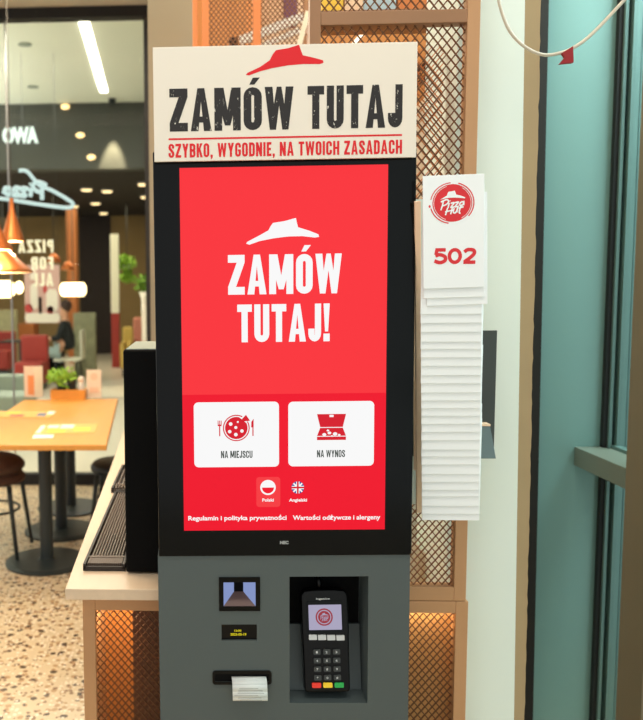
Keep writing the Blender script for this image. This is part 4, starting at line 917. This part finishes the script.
for px, py, nm in ((86.5, 188, 'leftmost warm downlight in the dark shop ceiling'), (107, 189.5, 'dim downlight in the middle row of the dark shop ceiling'), (95.5, 202, 'largest warm downlight in the dark shop ceiling'), (103.5, 212, 'small warm downlight third down the slanting row'), (109, 220, 'warm downlight at the far end of the slanting row'), (143.5, 182.5, 'upper right warm downlight near the window jamb'), (145.5, 195.5, 'lower right warm downlight near the window jamb'), (74, 205, 'dim downlight above the orange column')):
    downl(px, py, nm, Z=zf0, r=.11)
# wall washer producing the cone on the fascia
c = at(112, 104, Y=YF-.22)
wsh = MB().lathe([(.05, -.08), (.05, 0)], (c.x, YF-.22, zf1-.0), 16).build('wall_washer', 'iron', label='small dark downlight washing the fascia right of the letters', cat='lamp')
sp_ = bpy.data.lights.new('fascia_wash', 'SPOT'); sp_.energy = 520; sp_.color = (1, .82, .55); sp_.spot_size = math.radians(31); sp_.spot_blend = .5; sp_.shadow_soft_size = .03
so = bpy.data.objects.new('fascia_wash', sp_); COL.objects.link(so); so.location = (c.x, YF-.24, zf1-.09); so.rotation_euler = (math.radians(12), 0, math.radians(8))
# opposite shop contents
def pslab(name, m, l, t, r, b, Y, th, label, cat, **k): return slab(name, m, l, t, r, b, Y, th, label, cat, **k)
def floorbox(name, m, l, t, r, Y, th, label, cat, **k):
    p, q = at(l, t, Y=Y), at(r, t, Y=Y); return MB().box(p.x, q.x, Y, Y+th, 0, p.z).build(name, m, label=label, cat=cat, bevel=.01, **k)
p0, p1 = at(66, 225, Y=17), at(75.5, 225, Y=17); MB().box(p0.x, p1.x, 17, 17.3, 0, zf0).build('wood_column', 'orange', label='orange wooden column in the shop across the corridor', cat='column')
p0, p1 = at(110, 234, Y=16), at(118, 234, Y=16)
pn = empty('shop_panel', Vector(((p0.x+p1.x)/2, 16, 0)), 'narrow tall white panel with red base across the corridor', 'panel')
MB().box(p0.x, p1.x, 16, 16.12, at(114, 313, Y=16).z, p0.z).build('upper_panel', 'whitep', pn); MB().box(p0.x, p1.x, 16, 16.12, 0, at(114, 313, Y=16).z-.001).build('lower_panel', 'red', pn, label='red base')
YQ = 9.5
p0, p1 = at(24, 265, Y=YQ), at(60.5, 323, Y=YQ)
ps = empty('hanging_poster', Vector(((p0.x+p1.x)/2, YQ, p1.z)), 'pink and white poster hanging beyond the glass below the reversed letters', 'poster')
MB().box(p0.x, p1.x, YQ, YQ+.01, p1.z, p0.z).build('sheet', 'poster', ps)
def pp(l, t, r, b, m, nm):
    a_, b_ = at(l, t, Y=YQ), at(r, b, Y=YQ); MB().prism(rrect(a_.x, b_.x, b_.z, a_.z, min(.06, (b_.x-a_.x)/2.2, (a_.z-b_.z)/2.2)), YQ-.004, YQ-.0005).build(nm, m, ps)
for q in ((25, 313, 60, 322.5), (30, 284, 38, 309), (46, 289, 58, 312), (30, 268, 36, 280)): pp(*q, 'post_w', 'printed_shape')
for q in ((25, 304, 33, 313), (47, 306, 54, 314), (43, 285, 47, 293)): pp(*q, 'post_r', 'printed_shape')
pp(38.5, 297, 42, 314, 'dark', 'printed_shape')
for v in (p0.x+.02, p1.x-.02): MB().tube([Vector((v, YQ, p0.z)), Vector((v, YQ, zf1))], .002, 6).build('hanging_wire', 'iron', ps)
# glowing drum lamps
for k, (l, r, t_, b_, nm) in enumerate(((-6, 14, 281, 297.5, 'large glowing warm lamp at the left edge across the corridor'), (16, 22.5, 281.5, 293.5, 'small round glowing lamp between the large lamp and the poster'), (60.5, 85.5, 283, 296, 'long glowing warm lamp right of the poster'))):
    Yl = 15.5; a_, b2 = at(l, t_, Y=Yl), at(r, b_, Y=Yl); R = (a_.z-b2.z)/2; zc2 = (a_.z+b2.z)/2
    t__ = empty('glowing_lamp', Vector(((a_.x+b2.x)/2, Yl, zf0)), nm, 'lamp', 'glowing lamps in the shop across the corridor')
    MB().tube([Vector((a_.x, Yl, zc2)), Vector((a_.x+R*.3, Yl, zc2)), Vector((b2.x-R*.3, Yl, zc2)), Vector((b2.x, Yl, zc2))], [R*.6, R, R, R*.6], 16).build('shade', 'glow', t__)
    MB().tube([Vector(((a_.x+b2.x)/2, Yl, zc2+R*.9)), Vector(((a_.x+b2.x)/2, Yl, zf0))], .012, 6).build('rod', 'iron', t__)
# small pendant shades behind letters
for px, py, nm in ((54, 262, 'small orange lampshade below the reversed lettering'), (68, 270, 'small orange lampshade in front of the wooden column')):
    c = at(px, py, Y=14.5); t__ = empty('small_pendant', Vector((c.x, 14.5, zf0)), nm, 'lamp', 'small orange pendant lamps across the corridor')
    MB().lathe([(.13, 0), (.09, .1), (.03, .15)], (c.x, 14.5, c.z), 16).build('lamp_shade', 'lampcop', t__, smooth=True); MB().tube([Vector((c.x, 14.5, c.z+.17)), Vector((c.x, 14.5, zf0))], .008, 6).build('cord', 'iron', t__)
# booths, shelves, screens
def booth(l, r, t, Y, m, nm):
    a_, b2 = at(l, t, Y=Y), at(r, t, Y=Y); o = empty('booth_seat', Vector(((a_.x+b2.x)/2, Y+.3, 0)), nm, 'seat')
    MB().box(a_.x, b2.x, Y+.5, Y+.65, .1, a_.z).build('backrest', m, o, bevel=.03); MB().box(a_.x, b2.x, Y, Y+.5, .1, .45).build('seat', m, o, bevel=.03); MB().box(a_.x+.03, b2.x-.03, Y+.03, Y+.6, 0, .1).build('base', 'iron', o)
booth(13, 41, 337, 12.2, 'red', 'red booth seat below the poster across the corridor')
booth(-16, 8, 333, 14.6, 'red', 'darker red booth seat at the left edge across the corridor')
booth(-20, 24, 380, 8.3, 'teald', 'pale grey low seat just beyond the glass left of the table')
booth(66, 92, 452, 6.9, 'teald', 'pale low seat seen under the table beyond the glass') if False else None
floorbox('display_counter', 'dark', 40, 352, 60, 14.1, .5, 'dark low counter behind the herb planter across the corridor', 'counter')
floorbox('patterned_divider', 'pattern', 73, 313, 95, 14.2, .15, 'greenish patterned divider right of the seated person', 'divider')
floorbox('patterned_divider', 'pattern', -5, 310, 16, 16.2, .15, 'greenish patterned divider at the left edge under the large lamp', 'divider')
floorbox('service_counter', 'orange', 16, 324, 34, 17, .5, 'brown service counter far behind the poster', 'counter')
# armchairs
for l, r, t_, Yv, m_, nm in ((131, 149, 318, 15.2, 'pink', 'pink armchair far across the corridor beside the jamb'), (120, 131, 328, 14.3, 'yellow', 'small yellow armchair left of the pink armchair')):
    a_, b2 = at(l, t_, Y=Yv), at(r, t_, Y=Yv); o = empty('armchair', Vector(((a_.x+b2.x)/2, Yv, 0)), nm, 'armchair'); w_ = b2.x-a_.x
    MB().box(a_.x, b2.x, Yv+.4, Yv+.55, .15, a_.z).build('backrest', m_, o, bevel=.05, seg=3); MB().box(a_.x+.06, b2.x-.06, Yv-.1, Yv+.4, .2, .45).build('seat', m_, o, bevel=.04)
    for v in (a_.x, b2.x-.08): MB().box(v, v+.08, Yv-.1, Yv+.42, .15, .62).build('armrest', m_, o, bevel=.03)
    for v in (a_.x+.05, b2.x-.05):
        for yy in (Yv-.05, Yv+.48): MB().tube([Vector((v, yy, .16)), Vector((v, yy, 0))], .015, 6).build('leg', 'iron', o)
# plants
c = at(127, 268, Y=16.5); o = empty('hanging_plant', Vector((c.x, 16.5, zf0)), 'bright green hanging plant on the olive wall', 'plant')
leafball(MB(), (c.x-.02, 16.5, c.z+.1), .17, 240, .12, 5, .9).build('foliage', 'greenb', o); leafball(MB(), (c.x, 16.5, c.z-.2), .13, 160, .11, 6, .9).build('trailing_foliage', 'greenb', o)
MB().tube([Vector((c.x, 16.5, c.z)), Vector((c.x, 16.5, zf0))], .008, 6).build('hanging_wire', 'iron', o); MB().lathe([(.06, -.04), (.1, .08)], (c.x, 16.5, c.z), 14).build('pot', 'white', o)
c = at(145.5, 320, Y=11.5); o = empty('tall_planter', Vector((c.x, 11.5, 0)), 'tall pale planter with leafy green top beside the window jamb', 'plant')
zpl = at(145, 292, Y=11.5).z
MB().lathe([(.08, 0), (.05, .5), (.06, zpl-.1), (.09, zpl)], (c.x, 11.5, 0), 18).build('planter', 'cream', o, smooth=True); leafball(MB(), (c.x+.02, 11.5, zpl+.1), .14, 160, .1, 8, 1).build('foliage', 'green', o)
# seated person
Yh = 13.6
h = at(66, 309, Y=Yh); sc_ = 1.0
per = empty('person', Vector((h.x, Yh, 0)), 'seated person in black sweater and pale trousers beyond the glass, right of the poster', 'person')
def limb(name, chain, rad, m, parent):
    me = bpy.data.meshes.new(name); bm = bmesh.new(); idx = []
    for p in chain['v']: idx.append(bm.verts.new(Vector(p)))
    for a_, b_ in chain['e']: bm.edges.new((idx[a_], idx[b_]))
    bm.to_mesh(me); bm.free()
    o = bpy.data.objects.new(name, me); COL.objects.link(o); o.parent = parent
    md = o.modifiers.new('skin', 'SKIN'); 
    for i, r in enumerate(rad): me.skin_vertices[0].data[i].radius = (r, r)
    me.skin_vertices[0].data[0].use_root = True
    o.modifiers.new('sub', 'SUBSURF').levels = 2; o.modifiers['sub'].render_levels = 2
    me.materials.append(M[m]); WM[o.name] = WM[parent.name].copy()
    return o
def mkskin(name, V, E, rad, m, parent):
    me = bpy.data.meshes.new(name); me.from_pydata([Vector(v) for v in V], E, [])
    o = bpy.data.objects.new(name, me); COL.objects.link(o); o.parent = parent; WM[o.name] = WM[parent.name].copy()
    md = o.modifiers.new('skin', 'SKIN')
    if not me.skin_vertices: me.attributes.new('skin_vertices', 'FLOAT', 'POINT') if False else None
    bpy.context.view_layer.objects.active = o
    if me.skin_vertices:
        for i, r in enumerate(rad): me.skin_vertices[0].data[i].radius = (r, r)
        me.skin_vertices[0].data[0].use_root = True
    sb_ = o.modifiers.new('sub', 'SUBSURF'); sb_.levels = 2; sb_.render_levels = 2
    me.materials.append(M[m]); return o
# person faces left (-X): pelvis, spine, neck, head; legs forward; arms to the table
hz_ = h.z
V = [(0, 0, .52), (.02, 0, .75), (.01, 0, .95), (-.02, 0, 1.07), (-.04, 0, hz_-.02), (-.05, 0, hz_+.07),
     (-.02, -.16, .98), (-.1, -.2, .76), (-.3, -.15, .74), (-.02, .16, .98), (-.1, .2, .76), (-.3, .15, .74),
     (-.2, -.1, .5), (-.42, -.12, .5), (-.44, -.12, .1), (-.54, -.12, .04), (-.2, .1, .5), (-.42, .12, .5), (-.44, .12, .1), (-.54, .12, .04)]
E = [(0, 1), (1, 2), (2, 3), (3, 4), (4, 5), (2, 6), (6, 7), (7, 8), (2, 9), (9, 10), (10, 11), (0, 12), (12, 13), (13, 14), (14, 15), (0, 16), (16, 17), (17, 18), (18, 19)]
Rr = [.15, .135, .13, .055, .085, .08, .06, .045, .03, .06, .045, .03, .085, .065, .045, .04, .085, .065, .045, .04]
mkskin('body', V, E, Rr, 'skin', per)
V2 = V[:3]+[(-.02, 0, 1.04)]+V[6:12]; V2[6] = (-.24, -.165, .742); V2[9] = (-.24, .165, .742)
E2 = [(0, 1), (1, 2), (2, 3), (2, 4), (4, 5), (5, 6), (2, 7), (7, 8), (8, 9)]
mkskin('sweater', V2, E2, [.165, .155, .15, .075, .08, .062, .045, .08, .062, .045], 'knit', per)
V3 = [(0, 0, .52)]+V[12:15]+V[16:19]; mkskin('trousers', V3, [(0, 1), (1, 2), (2, 3), (0, 4), (4, 5), (5, 6)], [.17, .1, .08, .062, .1, .08, .062], 'jeans', per)
MB().ball((.0, 0, hz_+.055), .105, .1, .11).build('hair', 'hair', per, local=True)
for sy in (-1, 1): MB().ball((-.55, sy*.12, .045), .11, .05, .045).build('shoe', 'white', per, local=True)
cs = empty('cafe_chair', Vector((h.x+.02, Yh, 0)), 'pale cafe chair under the seated person across the corridor', 'chair')
MB().box(-.22, .22, -.22, .22, .36, .4).build('seat', 'whitep', cs, local=True, bevel=.01); MB().box(.24, .27, -.22, .22, .38, .88).build('backrest', 'whitep', cs, local=True, bevel=.01)
for sx in (-1, 1):
    for sy in (-1, 1): MB().tube([Vector((sx*.18, sy*.18, .37)), Vector((sx*.2, sy*.2, 0))], .014, 6).build('leg', 'iron', cs, local=True)
ct = empty('cafe_table', Vector((h.x-.8, Yh+.02, 0)), 'small dark cafe table in front of the seated person', 'table')
MB().box(-.3, .3, -.3, .3, .68, .71).build('tabletop', 'darkwall', ct, local=True, bevel=.005); MB().lathe([(.2, 0), (.2, .02), (.03, .03), (.03, .68)], (0, 0, 0), 16).build('pedestal', 'iron', ct, local=True)

# ================================================================== LIGHT
def area(name, loc, sx, sy, e, col, rot=(0, 0, 0)):
    l = bpy.data.lights.new(name, 'AREA'); l.shape = 'RECTANGLE'; l.size = sx; l.size_y = sy; l.energy = e; l.color = col
    o = bpy.data.objects.new(name, l); COL.objects.link(o); o.location = loc; o.rotation_euler = rot; return o
WARM = (1, .86, .68)
area('ceiling_fill_front', (.2, .6, zc-.06), 1.6, .6, 30, (1, .95, .88))  # the ceiling area lights here are unseen, added to brighten the room
area('ceiling_fill_left', (-1.6, 2.6, zc-.06), 1.8, .8, 70, WARM)
area('ceiling_fill_table', (-1.2, 5.0, zc-.06), 1.6, .8, 62, WARM)
area('ceiling_fill_back', (.8, 3.9, zc-.06), 1.2, .5, 19, (1, .72, .46))
area('ceiling_fill_screen', (.55, 2.2, zc-.06), .8, .3, 24, (1, .76, .52))
area('corridor_lamp', (-1.6, 9.2, zf1-.08), 2.5, 1.5, 130, (1, .95, .84))
area('corridor_uplight_fill', (-5, 9.0, 2.6), 2, 4, 430, (1, 1, .94), (PI, math.radians(-20), 0))  # unseen uplight added to brighten the corridor ceiling
wdl = area('window_daylight', (XG+.75, 1.9, 3.2), 1.0, 1.2, 70, (.82, .98, 1))
sk = area('transom_fill', (XG+.55, 2.42, 2.7), .5, .2, 26, (.85, 1, .98)); sk.rotation_euler = (Vector((XG-.03, 2.4, 1.05))-Vector(sk.location)).to_track_quat('-Z', 'Y').to_euler()  # small area light added outside the glass to brighten the transom top
wdl.rotation_euler = (Vector((XI-.1, 2.5, 1.2))-Vector(wdl.location)).to_track_quat('-Z', 'Y').to_euler()
area('opposite_lamp', (-2.5, 15.8, zf0-.1), 4, 3, 120, (1, .86, .62))
area('counter_fill', ((lx0+xd)/2, YL+.16, ztop-.03), .08, .2, 1.5, (1, .72, .42))  # unseen light added inside the cabinet to brighten its backing
area('counter_fill_right', (lx1-.1, YL+.047, ztop-.02), .14, .02, .22, (1, .8, .52))  # second added light, for the backing right of the kiosk
# daylight
wd = bpy.data.worlds.new('world'); S.world = wd; wd.use_nodes = True; nt = wd.node_tree; bg = nt.nodes['Background']
tcw = nt.nodes.new('ShaderNodeTexCoord'); sep = nt.nodes.new('ShaderNodeSeparateXYZ'); rmp = nt.nodes.new('ShaderNodeValToRGB')
nt.links.new(tcw.outputs['Generated'], sep.inputs[0]); nt.links.new(sep.outputs['X'], rmp.inputs[0])
rmp.color_ramp.elements[0].position = .0; rmp.color_ramp.elements[0].color = (.96, .96, .95, 1)
rmp.color_ramp.elements[1].position = .9; rmp.color_ramp.elements[1].color = (.78, 1.0, .98, 1)
nt.links.new(rmp.outputs[0], bg.inputs[0]); bg.inputs[1].default_value = 1.0

S.view_settings.view_transform = 'Standard'; S.view_settings.look = 'None'; S.view_settings.gamma = 1; S.view_settings.use_curve_mapping = False
S.view_settings.exposure = 0.0
S.cycles.use_denoising = True; S.cycles.max_bounces = 8; S.cycles.transparent_max_bounces = 12; S.cycles.sample_clamp_indirect = 6
